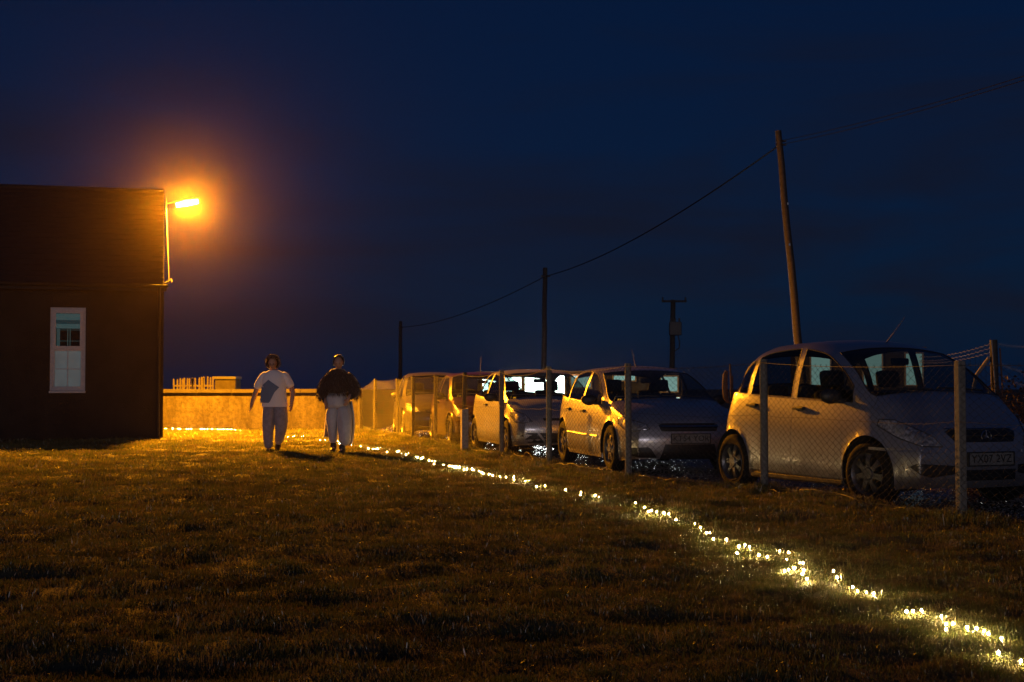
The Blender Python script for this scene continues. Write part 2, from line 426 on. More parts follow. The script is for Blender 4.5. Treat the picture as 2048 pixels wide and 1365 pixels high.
# dead leaves and rubbish at the foot of the fence
leafs = []
LM = plain('dead_leaf', (.10, .05, .02), .6, var=.5, vscale=10)
for k in range(3):
    vs = []; n = 7
    for i in range(n):
        a = 6.283 * i / n; r_ = random.uniform(.6, 1.0); vs.append((math.cos(a) * r_, math.sin(a) * .55 * r_, .25 * math.sin(a * 2 + k)))
    vs.append((0, 0, -.12)); fs = [(i, (i + 1) % n, n) for i in range(n)]
    me = bpy.data.meshes.new('leaf'); me.from_pydata(vs, [], fs); me.materials.append(LM); leafs.append(me)
lcol = src_collection('dead_leaf', leafs)
pts3 = []
for _ in range(3800):
    y = random.uniform(8, 36); x = fence_x(y) + random.gauss(.08, .17)
    pts3.append((x, y, lawn_h(x, y) + random.uniform(.0, .03)))
n3 = len(pts3); s3 = rng.uniform(.012, .032, n3)
g3 = scatter('leaf_litter', pts3, rng.uniform(-.6, .6, (n3, 3)) * [1, 1, 5], np.stack([s3, s3, s3], 1), lcol, 3)
tag(g3, 'brown dead leaves lying along the foot of the wire fence', 'leaf litter'); g3['kind'] = 'stuff'

# ------------------------------------------------------------------ dark building on the left
UU = Vector((.9699, .2435, 0)); NN_ = Vector((-.2435, .9699, 0)); C0 = Vector((-7.45, 30.40, 0))
bld = empty('building', C0, math.atan2(UU.y, UU.x),
            'dark roughcast single storey building with slate roof and one lit white window', 'building')
# local frame: +x to the right along the front, +y towards the back; the right corner is the origin
BL, BD, EH = 15.0, 6.4, 3.34; RH = at(330, 378, 33.5).z - .10
win_x0, win_x1, win_z0, win_z1 = -2.92 + .62, -2.92 + 1.37, 1.05, 2.80
wa = at(99, 782, 29.85); wb_ = at(171, 615, 29.85)
inv = Matrix.Rotation(-math.atan2(UU.y, UU.x), 4, 'Z')
la, lb = inv @ (wa - C0), inv @ (wb_ - C0)
win_x0, win_x1, win_z0, win_z1 = la.x, lb.x, wa.z, wb_.z
def wall_front():
    xs = [-BL, win_x0, win_x1, 0]; zs = [-.2, win_z0, win_z1, EH]
    vs = [(x, 0, z) for z in zs for x in xs]; fs = []
    for j in range(3):
        for i in range(3):
            if i == 1 and j == 1: continue
            a = j * 4 + i; fs.append((a, a + 1, a + 5, a + 4))
    b = len(vs)   # reveal of the window opening
    for (x, z) in ((win_x0, win_z0), (win_x1, win_z0), (win_x1, win_z1), (win_x0, win_z1)):
        vs += [(x, 0, z), (x, .30, z)]
    for k in range(4):
        a = b + 2 * k; c = b + 2 * ((k + 1) % 4); fs.append((a, a + 1, c + 1, c))
    b = len(vs)
    vs += [(0, 0, -.2), (0, BD, -.2), (0, BD, EH), (0, BD / 2, RH - .06), (0, 0, EH)]
    fs.append(tuple(range(b, b + 5)))
    b = len(vs)
    vs += [(-BL, 0, -.2), (-BL, BD, -.2), (-BL, BD, EH), (-BL, BD / 2, RH - .06), (-BL, 0, EH)]
    fs.append(tuple(range(b, b + 5))[::-1])
    b = len(vs); vs += [(0, BD, -.2), (-BL, BD, -.2), (-BL, BD, EH), (0, BD, EH)]; fs.append((b, b + 1, b + 2, b + 3))
    return vs, fs
v_, f_ = wall_front(); from_data('wall', v_, f_, M['roughcast'], bld)
# roof: two slabs with overlapping courses of slate
def roof_slab(sign):
    bm = bmesh.new()
    y_e = -.22 if sign < 0 else BD + .22; z_e = EH - .06
    slope = Vector((0, BD / 2 - y_e, RH - z_e)); ln = slope.length; d = slope.normalized()
    nrm = Vector((0, -d.z, d.y)) if sign < 0 else Vector((0, d.z * 1, d.y)); 
    if nrm.z < 0: nrm = -nrm
    nc = 18
    for k in range(nc):
        a = Vector((0, y_e, z_e)) + d * (ln * k / nc); b = Vector((0, y_e, z_e)) + d * (ln * (k + 1) / nc + .03)
        t0, t1 = .044, .034
        q = [Vector((x, p.y, p.z)) + nrm * t for x in (-BL - .1, -.004) for p, t in ((a, t0), (b, t1), (b, 0), (a, 0))]
        vv = [bm.verts.new(p) for p in q]
        for f in ((0, 1, 2, 3), (7, 6, 5, 4), (0, 4, 5, 1), (3, 2, 6, 7), (0, 3, 7, 4), (1, 5, 6, 2)): bm.faces.new([vv[i] for i in f])
    bmesh.ops.recalc_face_normals(bm, faces=bm.faces)
    return bm
from_bm('roof', roof_slab(-1), M['slate'], bld); from_bm('roof', roof_slab(1), M['slate'], bld)
tube('ridge_cap', [(-BL - .1, BD / 2, RH + .02), (.0, BD / 2, RH + .02)], .07, M['slate'], bld, n=8)
# gutter and fascia
vs = []; fs = []
for x in (-BL - .08, .08):
    for k in range(7):
        a = math.pi + math.pi * k / 6; vs.append((x, -.29 + .06 * math.cos(a), EH - .05 + .06 * math.sin(a)))
for k in range(6): fs.append((k, k + 1, k + 8, k + 7))
gt = from_data('gutter', vs, fs, M['slate'], bld); md = gt.modifiers.new('s', 'SOLIDIFY'); md.thickness = .006
box('fascia', (-BL / 2, -.215, EH - .10), (BL + .1, .025, .16), M['slate'], bld)
box('verge_board', (.012, -.10, EH - .07), (.02, .26, .10), M['slate'], bld)
tube('downpipe', [(-.10, -.29, EH - .08), (-.10, -.20, EH - .2), (-.10, -.06, EH - .35), (-.10, -.06, 0)], .035, M['slate'], bld)
# window
wfx, wfz = (win_x0 + win_x1) / 2, (win_z0 + win_z1) / 2; ww, wh = win_x1 - win_x0, win_z1 - win_z0
def frame_bm(x0, x1, z0, z1, t, y0, y1):
    bm = bmesh.new()
    for (a, b, c, d) in ((x0, x1, z0, z0 + t), (x0, x1, z1 - t, z1), (x0, x0 + t, z0 + t, z1 - t), (x1 - t, x1, z0 + t, z1 - t)):
        box_bm(bm, ((a + b) / 2, (y0 + y1) / 2, (c + d) / 2), (b - a, y1 - y0, d - c), bev=.004)
    return bm
wfr = from_bm('window', frame_bm(win_x0, win_x1, win_z0, win_z1, .06, .02, .09), M['upvc'], bld)
zm = win_z0 + wh * .50
from_bm('upper_sash', frame_bm(win_x0 + .045, win_x1 - .045, zm - .005, win_z1 - .05, .07, .0, .06), M['upvc'], wfr)
from_bm('lower_sash', frame_bm(win_x0 + .055, win_x1 - .055, win_z0 + .05, zm, .04, .03, .08), M['upvc'], wfr)
box('sill', (wfx, -.015, win_z0 - .025), (ww + .02, .12, .045), M['upvc'], wfr, bev=.006)
def frosted():
    m, t, o = mat_new('frosted_lit_pane')
    tcn = nn(t, 'ShaderNodeTexCoord'); n = nn(t, 'ShaderNodeTexNoise', i_Scale=5.0, i_Detail=5.0)
    r = nn(t, 'ShaderNodeMapRange'); r.inputs[1].default_value = .2; r.inputs[2].default_value = .8; r.inputs[3].default_value = .030; r.inputs[4].default_value = .058
    e = nn(t, 'ShaderNodeEmission'); e.inputs[0].default_value = (.62, .95, 1.0, 1)
    g = nn(t, 'ShaderNodeBsdfPrincipled'); g.inputs['Base Color'].default_value = (.20, .24, .24, 1); g.inputs['Roughness'].default_value = .3
    a = nn(t, 'ShaderNodeAddShader')
    t.links.new(tcn.outputs['Object'], n.inputs['Vector']); t.links.new(n.outputs['Fac'], r.inputs[0]); t.links.new(r.outputs[0], e.inputs[1])
    t.links.new(e.outputs[0], a.inputs[0]); t.links.new(g.outputs[0], a.inputs[1]); t.links.new(a.outputs[0], o.inputs['Surface']); return m
lp = box('frosted_pane', (wfx, .062, (win_z0 + .09 + zm - .04) / 2), (ww - .19, .012, zm - win_z0 - .13), frosted(), wfr)
box('glazing_bar', (wfx, .050, (win_z0 + .09 + zm - .04) / 2), (.018, .012, zm - win_z0 - .13), M['upvc'], wfr)
box('glazing_bar', (wfx, .049, (win_z0 + zm) / 2 + .02), (ww - .19, .010, .018), M['upvc'], wfr)
box('pane', (wfx, .040, (zm + .065 + win_z1 - .12) / 2), (ww - .23, .008, win_z1 - zm - .185), M['glass'], wfr)
# the room behind: back wall, blind, an inner window with cross bars
room = plain('room_wall', (.45, .55, .55), .9, var=.15, vscale=3)
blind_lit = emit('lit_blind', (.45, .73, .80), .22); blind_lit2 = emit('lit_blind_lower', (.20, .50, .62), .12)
uz0, uz1 = zm + .065, win_z1 - .12; uh = uz1 - uz0
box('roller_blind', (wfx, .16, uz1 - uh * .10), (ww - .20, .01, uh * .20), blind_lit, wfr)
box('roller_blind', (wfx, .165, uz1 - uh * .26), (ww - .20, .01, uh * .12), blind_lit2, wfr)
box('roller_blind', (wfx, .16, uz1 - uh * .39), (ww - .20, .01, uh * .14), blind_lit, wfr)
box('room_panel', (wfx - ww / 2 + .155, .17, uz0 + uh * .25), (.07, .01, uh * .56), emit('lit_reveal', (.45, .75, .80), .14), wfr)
box('room_panel', (wfx + .05, .22, uz0 + uh * .25), (ww - .25, .01, uh * .56), plain('dark_room', (.01, .016, .018), .9), wfr)
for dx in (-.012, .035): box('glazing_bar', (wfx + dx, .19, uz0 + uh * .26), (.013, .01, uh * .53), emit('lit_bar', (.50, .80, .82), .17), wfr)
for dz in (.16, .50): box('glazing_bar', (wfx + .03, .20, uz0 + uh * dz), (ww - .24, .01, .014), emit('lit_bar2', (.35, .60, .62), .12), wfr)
# sodium wall lamp on a mast at the gable
YL = 33.35
lamp = empty('street_lamp', at(340, 557, YL), 0, 'lit orange sodium lamp on a thin mast fixed to the dark gable end', 'lamp')
def rel(p): return Vector(p) - lamp.location
p0, p1, p2 = at(340, 558, YL), at(333, 430, YL), at(331.5, 386, YL)
LMm = plain('lamp_mast_paint', (.05, .048, .045), .5, var=.2)
tube('mast', [rel(p0) + Vector((-.02, 0, -.12)), rel(p1), rel(p2)], [.007, .010, .006], LMm, lamp)
a0, a1 = at(332, 408, YL), at(353, 404, YL)
tube('arm', [rel(a0), rel(a1)], .012, LMm, lamp)
tube('bracket', [rel(p0) + Vector((-.12, .0, -.1)), rel(p0) + Vector((-.02, 0, -.06)), rel(p0) + Vector((.03, 0, .0)), rel(p0) + Vector((.04, 0, -.08))], .018, M['slate'], lamp)
h0, h1 = at(352, 410, YL), at(397, 402, YL)
hd = (h1 - h0); hl = hd.length; hm = (h0 + h1) / 2; hrot = hd.to_track_quat('X', 'Z').to_matrix()
box('lamp_hood', rel(hm) + Vector((0, 0, .055)), (hl, .16, .035), M['galv'], lamp, rot=hrot, bev=.01)
vs, fs = tube_data([rel(h0) + Vector((.01, 0, -.01)), rel(h0) + hd * .5 + Vector((0, 0, -.015)), rel(h1) + Vector((-.01, 0, -.01))], [.058, .066, .060], 12)
from_data('lamp_tube', vs, fs, emit('sodium_glow', (1.0, .42, .06), 60), lamp)
ld = bpy.data.lights.new('sodium_light', 'POINT'); ld.energy = 9500; ld.color = (1.0, .325, .007); ld.shadow_soft_size = .04
lo = bpy.data.objects.new('sodium_light', ld); C.objects.link(lo); lo.parent = lamp; lo.location = rel(hm) + Vector((0, -.09, -.055))

la_ = bpy.data.lights.new('sodium_reflector', 'AREA'); la_.shape = 'RECTANGLE'; la_.size = .5; la_.size_y = .14; la_.energy = 17500; la_.color = ld.color
lo2 = bpy.data.objects.new('sodium_reflector', la_); C.objects.link(lo2); lo2.parent = lamp; lo2.location = rel(hm) + Vector((0, -.01, -.085))
# ------------------------------------------------------------------ boundary wall
def stained_render():
    m, t, o = mat_new('stained_render')
    p = nn(t, 'ShaderNodeBsdfPrincipled'); p.inputs['Roughness'].default_value = .9
    tcn = nn(t, 'ShaderNodeTexCoord')
    mpn = nn(t, 'ShaderNodeMapping'); mpn.inputs['Scale'].default_value = (1.6, 1, .35)
    n1 = nn(t, 'ShaderNodeTexNoise', i_Scale=1.5, i_Detail=6.0, i_Roughness=.7)
    n2 = nn(t, 'ShaderNodeTexNoise', i_Scale=9.0, i_Detail=6.0, i_Roughness=.75)
    r1 = nn(t, 'ShaderNodeValToRGB'); r1.color_ramp.elements[0].position = .36; r1.color_ramp.elements[1].position = .58
    r1.color_ramp.elements[0].color = (.009, .006, .004, 1); r1.color_ramp.elements[1].color = (.040, .034, .024, 1)
    r2 = nn(t, 'ShaderNodeMapRange'); r2.inputs[1].default_value = .35; r2.inputs[2].default_value = .62; r2.inputs[3].default_value = .28; r2.inputs[4].default_value = 1.25
    hs = nn(t, 'ShaderNodeHueSaturation')
    b = nn(t, 'ShaderNodeBump', i_Strength=.8, i_Distance=.02)
    k = t.links.new
    k(tcn.outputs['Object'], mpn.inputs[0]); k(mpn.outputs[0], n1.inputs['Vector']); k(tcn.outputs['Object'], n2.inputs['Vector'])
    k(n1.outputs['Fac'], r1.inputs[0]); k(n2.outputs['Fac'], r2.inputs[0]); k(r1.outputs[0], hs.inputs['Color']); k(r2.outputs[0], hs.inputs['Value'])
    k(hs.outputs[0], p.inputs['Base Color']); k(n2.outputs['Fac'], b.inputs['Height']); k(b.outputs[0], p.inputs['Normal']); k(p.outputs[0], o.inputs['Surface'])
    return m
bw = empty('boundary_wall', (-9, 36.9, 0), 0, 'low stained rendered wall with a pale coping behind the two women', 'wall')
def rough_box(name, x0, x1, y0, y1, z0, z1, mat, parent, step=.12, amp=.008):
    bm = bmesh.new(); box_bm(bm, ((x0 + x1) / 2, (y0 + y1) / 2, (z0 + z1) / 2), (x1 - x0, y1 - y0, z1 - z0))
    n = max(1, int((x1 - x0) / step))
    es = [e for e in bm.edges if abs((e.verts[0].co - e.verts[1].co).x) > .5 * (x1 - x0)]
    bmesh.ops.subdivide_edges(bm, edges=es, cuts=n, use_grid_fill=True)
    es = [e for e in bm.edges if abs((e.verts[0].co - e.verts[1].co).z) > .5 * (z1 - z0)]
    bmesh.ops.subdivide_edges(bm, edges=es, cuts=max(1, int((z1 - z0) / step)), use_grid_fill=True)
    for v in bm.verts:
        q = noise.noise_vector(v.co * 3.1 + Vector((3, 1, 8))) * amp; v.co += q
    return from_bm(name, bm, mat, parent)
rough_box('wall_face', -5.5, 5.05, 0, .2, -.2, .98, stained_render(), bw)
x = -5.52
CPm = plain('coping_concrete', (.020, .017, .013), .85, var=.5, vscale=3, bump=.5)
while x < 5.0:
    w_ = .90 + random.uniform(-.01, .01)
    rough_box('coping_slab', x, min(x + w_ - .012, 5.1), -.07, .27, .985, 1.075 + random.uniform(-.006, .006), CPm, bw, amp=.004); x += w_
# picket fence and concrete block hut beyond the wall
pf = empty('picket_fence', (0, 39.4, 0), 0, 'short pale picket fence standing beyond the boundary wall', 'fence')
PW = plain('picket_paint', (.050, .042, .036), .8, var=.3)
xa, xb = at(350, 770, 39.4).x, at(424, 770, 39.4).x
for k in range(17):
    x = xa + (xb - xa) * k / 16; zt_ = at(0, 757 - k * .25 + random.uniform(-1, 1), 39.4).z
    bm = bmesh.new()
    w2 = .022; q = [(-w2, 0, -.1), (w2, 0, -.1), (w2, 0, zt_ - .03), (0, 0, zt_), (-w2, 0, zt_ - .03)]
    fr_ = [bm.verts.new(p) for p in q]; bk = [bm.verts.new((p[0], .02, p[2])) for p in q]
    bm.faces.new(fr_); bm.faces.new(bk[::-1])
    for i in range(5): bm.faces.new((fr_[i], bk[i], bk[(i + 1) % 5], fr_[(i + 1) % 5]))
    o = from_bm('picket', bm, PW, pf); o.rotation_euler = (0, random.uniform(-.03, .03), 0); o.location.x = x
for z in (1.05, .5): box('rail', ((xa + xb) / 2, .035, z + .12), (xb - xa + .1, .03, .05), PW, pf)
hut = empty('concrete_tank', at(450, 780, 39.9) * 1.0, 0, 'square concrete tank with dark flat lid beyond the wall beside the picket fence', 'tank')
hut.location.z = 0
box('tank_body', (0, .4, .62), (at(470, 0, 39.9).x - at(429, 0, 39.9).x, .8, 1.45), plain('tank_render', (.034, .028, .022), .9, var=.4, vscale=5, bump=.5), hut, bev=.02)
box('lid', (-.02, .4, 1.39), (.66, .9, .08), M['dark'], hut, bev=.01)

# ------------------------------------------------------------------ chain link fence
fence = empty('chain_link_fence', (FP[2][0], FP[2][1], 0), 0, 'chain link wire fence on grey posts between the lawn and the parked cars', 'fence')
def fr(p): return Vector(p) - fence.location
post_px = {2: (1918, 722, .068), 3: (1527, 719, .082), 4: (1256, 727, .080), 5: (1098, 733, .078), 6: (1003.5, 740, .078), 7: (930, 745, .075),
           8: (871.5, 750, .075), 9: (826.5, 752, .075), 10: (795, 757, .080), 11: (751, 758, .075), 12: (721, 777, .085)}
tops = {}
for k, (x, y) in enumerate(FP):
    if k in post_px:
        t = at(post_px[k][0], post_px[k][1], y); h = t.z; wd = post_px[k][2]; lx = t.x - x
    else: h = 1.34; wd = .07; lx = 0
    tops[k] = (x + lx, y, h)
    if k in (0, 13): continue
    z0 = lawn_h(x, y) - .1
    if k in (2, 12):
        bm = bmesh.new(); box_bm(bm, (0, 0, 0), (wd, wd * .9, h - z0), bev=.006)
        o = from_bm('post', bm, M['post'] if k == 2 else M['dimmed_post'], fence); o.location = fr((x + lx / 2, y, (h + z0) / 2)); o.rotation_euler = (random.uniform(-.01, .01), lx / h, .35)
    else:
        nseg = 7; ptl = [fr((x + lx * i / nseg, y, z0 + (h - z0) * i / nseg)) for i in range(nseg + 1)]
        o = tube('post', ptl, [wd / 2 * (1.03 if i < 2 else 1) for i in range(nseg)] + [wd / 2 * .94], M['post'] if k < 7 else M['dimmed_post'], fence, n=14)
stp = at(929, 905, 24.2)
sb = empty('timber_stump', (stp.x, 24.15, 0), .3, 'short thick pale timber post standing in front of the wire fence', 'post')
bm = bmesh.new(); box_bm(bm, (0, 0, .33), (.115, .115, .84), bev=.012)
for v in bm.verts:
    if v.co.z > .6: v.co.z += .03 * noise.noise(v.co * 20) + v.co.x * .2
from_bm('timber', bm, M['pale_wood'], sb)
# wires: each chain-link wire is a vertical zigzag hooked into its neighbour
vs = []; fs = []
top_curve = []
CELL = .052
def along(k0, k1):
    a, b = Vector(FP[k0] + (0,)), Vector(FP[k1] + (0,)); return a, b, (b - a).length
def ribbon_seg(a, b, r, vs, fs):
    d = (b - a)
    if d.length < 1e-5: return
    d.normalize(); u = d.cross(Vector((.31, .9, .2))).normalized(); w = d.cross(u)
    q = len(vs)
    for p in (a, b):
        for k in range(3):
            an = 2.0944 * k; vs.append(p + (u * math.cos(an) + w * math.sin(an)) * r)
    for k in range(3):
        k2 = (k + 1) % 3; fs.append((q + k, q + k2, q + 3 + k2, q + 3 + k))
def top_at(k, t):
    z = tops[k][2] * (1 - t) + tops[k + 1][2] * t
    sag = {2: .03, 3: .04, 4: .05, 5: .08, 6: .06, 7: .05, 8: .02}.get(k, .03)
    return z - .035 - sag * 4 * t * (1 - t)
for k in range(0, len(FP) - 1):
    a, b, ln = along(k, k + 1)
    if k == 0: continue
    seg = []
    nx = int(ln / (CELL)); d = (b - a).normalized(); nrm = Vector((-d.y, d.x, 0))
    wr = .0016 if k < 5 else (.0013 if k < 8 else .0010)
    amp = CELL / 2
    for i in range(nx + 1):
        t = i / nx; s = t * ln; zt_ = top_at(k, t); zb = lawn_h(*(a + d * s).xy) - .005
        bul = .02 * math.sin(s * 2.1 + k) * math.sin(math.pi * t)
        nzv = int((zt_ - zb) / (CELL * .62)); prev = None
        for j in range(nzv + 1):
            z = zt_ - (zt_ - zb) * j / nzv
            off = amp * (1 if (j + i) % 2 else -1) * 1.04
            jx = .0035 * noise.noise(Vector((s * 3, z * 9, k)))
            p = a + d * (s + off + jx) + nrm * (bul * math.sin(math.pi * (z - zb) / (zt_ - zb)) + .038 + .003 * (1 if j % 2 else -1)); p.z = z
            p = fr(p)
            if prev is not None: ribbon_seg(prev, p, wr, vs, fs)
            prev = p
            if j == 0:   # twisted ends above the top wire
                q = p + Vector((0, 0, .022)) + d * .012 * (1 if i % 2 else -1); ribbon_seg(p, q, wr, vs, fs)
print('wire faces', len(fs))
o = from_data('wire_mesh', vs, fs, M['galv'], fence); o['kind'] = 'stuff'
for (hh, r_) in ((None, .0026), (.80, .0018), (.08, .002)):
    pl = []
    for k in range(1, len(FP) - 1):
        a, b, ln = along(k, k + 1); d = (b - a).normalized(); nrm = Vector((-d.y, d.x, 0))
        for i in range(8):
            t = i / 8
            z = top_at(k, t) if hh is None else (hh - (.03 * 4 * t * (1 - t)) + lawn_h(*(a + d * t * ln).xy) * .5)
            p = a + d * (t * ln) + nrm * .043; p.z = z; pl.append(fr(p))
    tube('strain_wire', pl, r_, M['galv'], fence, n=5)
# stray wires lying at the foot
for (k, t0, t1, am) in ((5, .05, .9, .16), (4, .1, .95, .10), (3, .0, .9, .08), (6, .1, .8, .07), (2, .2, .95, .05)):
    a, b, ln = along(k, k + 1); d = (b - a).normalized(); nrm = Vector((-d.y, d.x, 0)); pl = []
    for i in range(22):
        t = t0 + (t1 - t0) * i / 21; p = a + d * (t * ln) + nrm * (.08 + .12 * noise.noise(Vector((i * .25, k, 0))))
        p.z = lawn_h(p.x, p.y) + .03 + am * max(0, noise.noise(Vector((i * .21, k * 3, 4))) + .25)
        pl.append(p)
    o = tube('loose_wire', pl, .0035, M['galv']); tag(o, ['', '', 'loose wire in the grass beside the nearest silver car', 'slack wire lying in front of the second silver car', 'bent wire lying in dead leaves beside the second silver car', 'looped wire rising out of the leaves in front of the third car', 'thin wire lying below the pale timber stump'][k], 'wire')

# ------------------------------------------------------------------ string of lights
near_px = [(2042,1322),(1997,1306),(2003,1277),(1977,1268),(1953,1257),(1934,1255),(1892,1259),(1883,1233),(1843,1221),(1813,1223),(1747,1188),(1733,1185),(1715,1183),
(1674,1155),(1667,1142),(1614,1158),(1605,1148),(1607,1141),(1606,1126),(1589,1136),(1569,1142),(1577,1105),(1535,1114),(1518,1110),(1499,1094),(1474,1106),(1478,1093),
(1453,1079),(1427,1078),(1413,1066),(1401,1055),(1390,1048),(1352,1040),(1338,1028),(1328,1026),(1303,1021),(1297,1023),(1271,1006),(1225,998),(1197,994),(1190,991),
(1162,985),(1160,991),(1131,980),(1090,972),(1063,966),(1058,962),(1028,960),(1028,954),(1012,955),(1000,954),(985,951)]
path = []
def on_lawn(px, py, lift):
    z = .03
    for _ in range(6):
        p = ground(px, py, z); z = lawn_h(p.x, p.y) + lift
    return ground(px, py, z)
for i_, (x, y) in enumerate(near_px):
    path.append(on_lawn(x, y, random.uniform(.022, .040)))
    if random.random() < .45 and i_ + 1 < len(near_px):   # some lie half buried between the others
        x2, y2 = near_px[i_ + 1]; t = random.uniform(.3, .7)
        path.append(on_lawn(x + (x2 - x) * t + random.gauss(0, 3), y + (y2 - y) * t + random.gauss(0, 5), random.uniform(.010, .018)))
guide = [(985, 951), (960, 943), (930, 938), (900, 931), (875, 927), (850, 918), (820, 909), (800, 905), (770, 901), (745, 897), (720, 892), (700, 889), (672, 884), (640, 880), (610, 876), (585, 873), (566, 871)]
gx = [g[0] for g in guide]; gy = [g[1] for g in guide]
x = 978.0
while x > 560:
    y = float(np.interp(x, gx[::-1], gy[::-1]))
    p = on_lawn(x, y + random.gauss(0, 1.6), .03)
    path.append(p); x -= random.uniform(2.2, 6.5) if random.random() < .74 else random.uniform(9, 17)
fx_ = [548, 537, 505, 500, 497, 486, 482, 470, 468, 462, 455, 447, 443, 440, 436, 424, 415, 409, 404, 401, 383, 377, 373, 360, 357, 345, 331]
for x in fx_:
    y = float(np.interp(x, [330, 400, 460, 500, 560], [857.5, 858.5, 859.5, 863.5, 870])); Y = float(np.interp(x, [330, 500, 560], [36.5, 36.2, 34.6]))
    p = at(x, y, Y); path.append(p)
sl = empty('string_of_lights', (path[0].x, path[0].y, 0), 0, 'string of small warm white fairy lights winding over the lawn beside the fence', 'string lights')
BE = emit('warm_bulb', (1.0, .70, .30), 1050)
bm = bmesh.new(); bmesh.ops.create_icosphere(bm, subdivisions=2, radius=1); bme = bpy.data.meshes.new('bulb'); bm.to_mesh(bme); bm.free(); bme.materials.append(BE)
cab = []
for i, p in enumerate(path):
    q = p.copy()
    pass
    if p.y > 34: q.z = p.z
    o = mesh_obj('bulb', bme, None, sl); o.location = q - sl.location
    s = .0052 if p.y < 12 else (.0050 if p.y < 20 else (.0042 if p.y < 28 else .0034)); s *= random.uniform(.8, 1.2)
    o.scale = (s, s, s * 1.25)
    cab.append(q - sl.location + Vector((0, 0, -.012)))
    if i + 1 < len(path):
        m_ = (p + path[i + 1]) / 2; cab.append(Vector((m_.x, m_.y, max(.004, lawn_h(m_.x, m_.y) + .004))) - sl.location + Vector((random.uniform(-.02, .02), random.uniform(-.02, .02), 0)))
print('bulbs', len(path))
tube('cable', cab, .0020, M['black'], sl, n=5)

# ------------------------------------------------------------------ utility poles and wires
def upole(name, ptop, pbase, r0, r1, label, arm=None):
    o = empty(name, pbase, 0, label, 'utility pole', 'utility poles carrying the overhead wire')
    n = 9; pl = []; rr = []
    for i in range(n + 1):
        t = i / n; pl.append((Vector(ptop) - Vector(pbase)) * t + Vector((.012 * math.sin(i * 1.7), 0, 0))); rr.append(r0 * (1 - t) + r1 * t)
    tube('pole_shaft', pl, rr, M['wood'] if pbase[1] < 50 else M['pole_wood'], o, n=12)
    return o
Y1 = 38.0
t1 = at(1556, 262, Y1); b1 = at(1614, 777 + (CAMZ + .1) * F / Y1, Y1)
P1 = upole('utility_pole', t1, (b1.x, Y1, -.1), .125, .085, 'tall leaning timber pole rising behind the nearest silver car')
att1 = at(1560, 290, Y1)
for dz in (0, .10): tube('insulator', [att1 - P1.location + Vector((-.12, -.02, dz)), att1 - P1.location + Vector((.16, -.02, dz))], .03, M['dark'], P1)
for dz in (-1.6, -2.7): box('pole_tag', att1 - P1.location + Vector((.12 - dz * .07 * .5, -.12, dz)), (.035, .02, .06), M['chrome'], P1)
Y2 = 76.0
t2 = at(1090, 536, Y2); P2 = upole('utility_pole', t2, (at(1087, 777, Y2).x, Y2, -.1), .15, .12, 'slender dark pole standing behind the silver car at the middle of the row')
att2 = at(1091, 553, Y2); tube('insulator', [att2 - P2.location + Vector((-.25, -.1, 0)), att2 - P2.location + Vector((.25, -.1, 0))], .05, M['dark'], P2)
Y3 = 130.0
t3 = at(801, 643, Y3); P3 = upole('utility_pole', t3, (at(800.5, 777, Y3).x, Y3, -.1), .19, .15, 'farthest short dark pole rising behind the grey car near the women')
tube('pole_step', [(Vector(t3) - P3.location) + Vector((-.22, 0, -.6)), (Vector(t3) - P3.location) + Vector((.22, 0, -.6))], .06, M['dark'], P3)
att3 = at(801, 655, Y3)
Y4 = 100.0
t4 = at(1346, 600, Y4); P4 = upole('utility_pole', t4, (at(1343, 777, Y4).x, Y4, -.1), .20, .17, 'dark pole with a crossarm and a transformer box beyond the second silver car')
r4 = Vector(t4) - P4.location
box('crossarm', r4 + Vector((.05, -.22, -.12)), (1.75, .12, .14), M['pole_wood'], P4)
for dx in (-.75, .85): tube('insulator', [r4 + Vector((dx, -.22, -.05)), r4 + Vector((dx, -.22, .16))], .06, M['dark'], P4)
box('transformer', r4 + Vector((.12, -.30, -2.05)), (.85, .5, .95), M['dark'], P4, bev=.06)
for dx in (-.2, .1, .4): tube('bushing', [r4 + Vector((dx, -.35, -1.6)), r4 + Vector((dx, -.35, -1.3))], .06, M['dark'], P4)
tube('feed_pipe', [r4 + Vector((.3, -.25, -2.5)), r4 + Vector((.42, -.25, -3.0)), r4 + Vector((.4, -.2, -3.4)), r4 + Vector((.12, -.1, -3.6))], .04, M['dark'], P4)
def cat(a, b, sag, n=28):
    return [a.lerp(b, i / n) - Vector((0, 0, sag * 4 * (i / n) * (1 - i / n))) for i in range(n + 1)]
WM = plain('overhead_cable', (.004, .004, .005), .8, spec=.1); WL = plain('bare_conductor', (.30, .30, .32), .35, metal=.8)
o = tube('overhead_wire', cat(att2, att1, .5), .022, WM, n=5); tag(o, 'overhead cable sagging from the tall leaning pole to the pole behind the middle cars', 'cable')
o = tube('overhead_wire', cat(att3, att2, .6), .024, WM, n=5); tag(o, 'faint overhead cable running on to the farthest pole', 'cable')
e1 = at(2048, 142, 27.0); far_end = att1 + (e1 - att1) * 2.1
for dz, lab in ((0.0, 'lower of two wires running right from the tall leaning pole'), (.10, 'upper of two wires running right from the tall leaning pole')):
    o = tube('overhead_wire', cat(att1 + Vector((0, 0, dz)), far_end + Vector((0, 0, .35 + dz * .6)), .35), .0085, WM, n=5); tag(o, lab, 'cable')

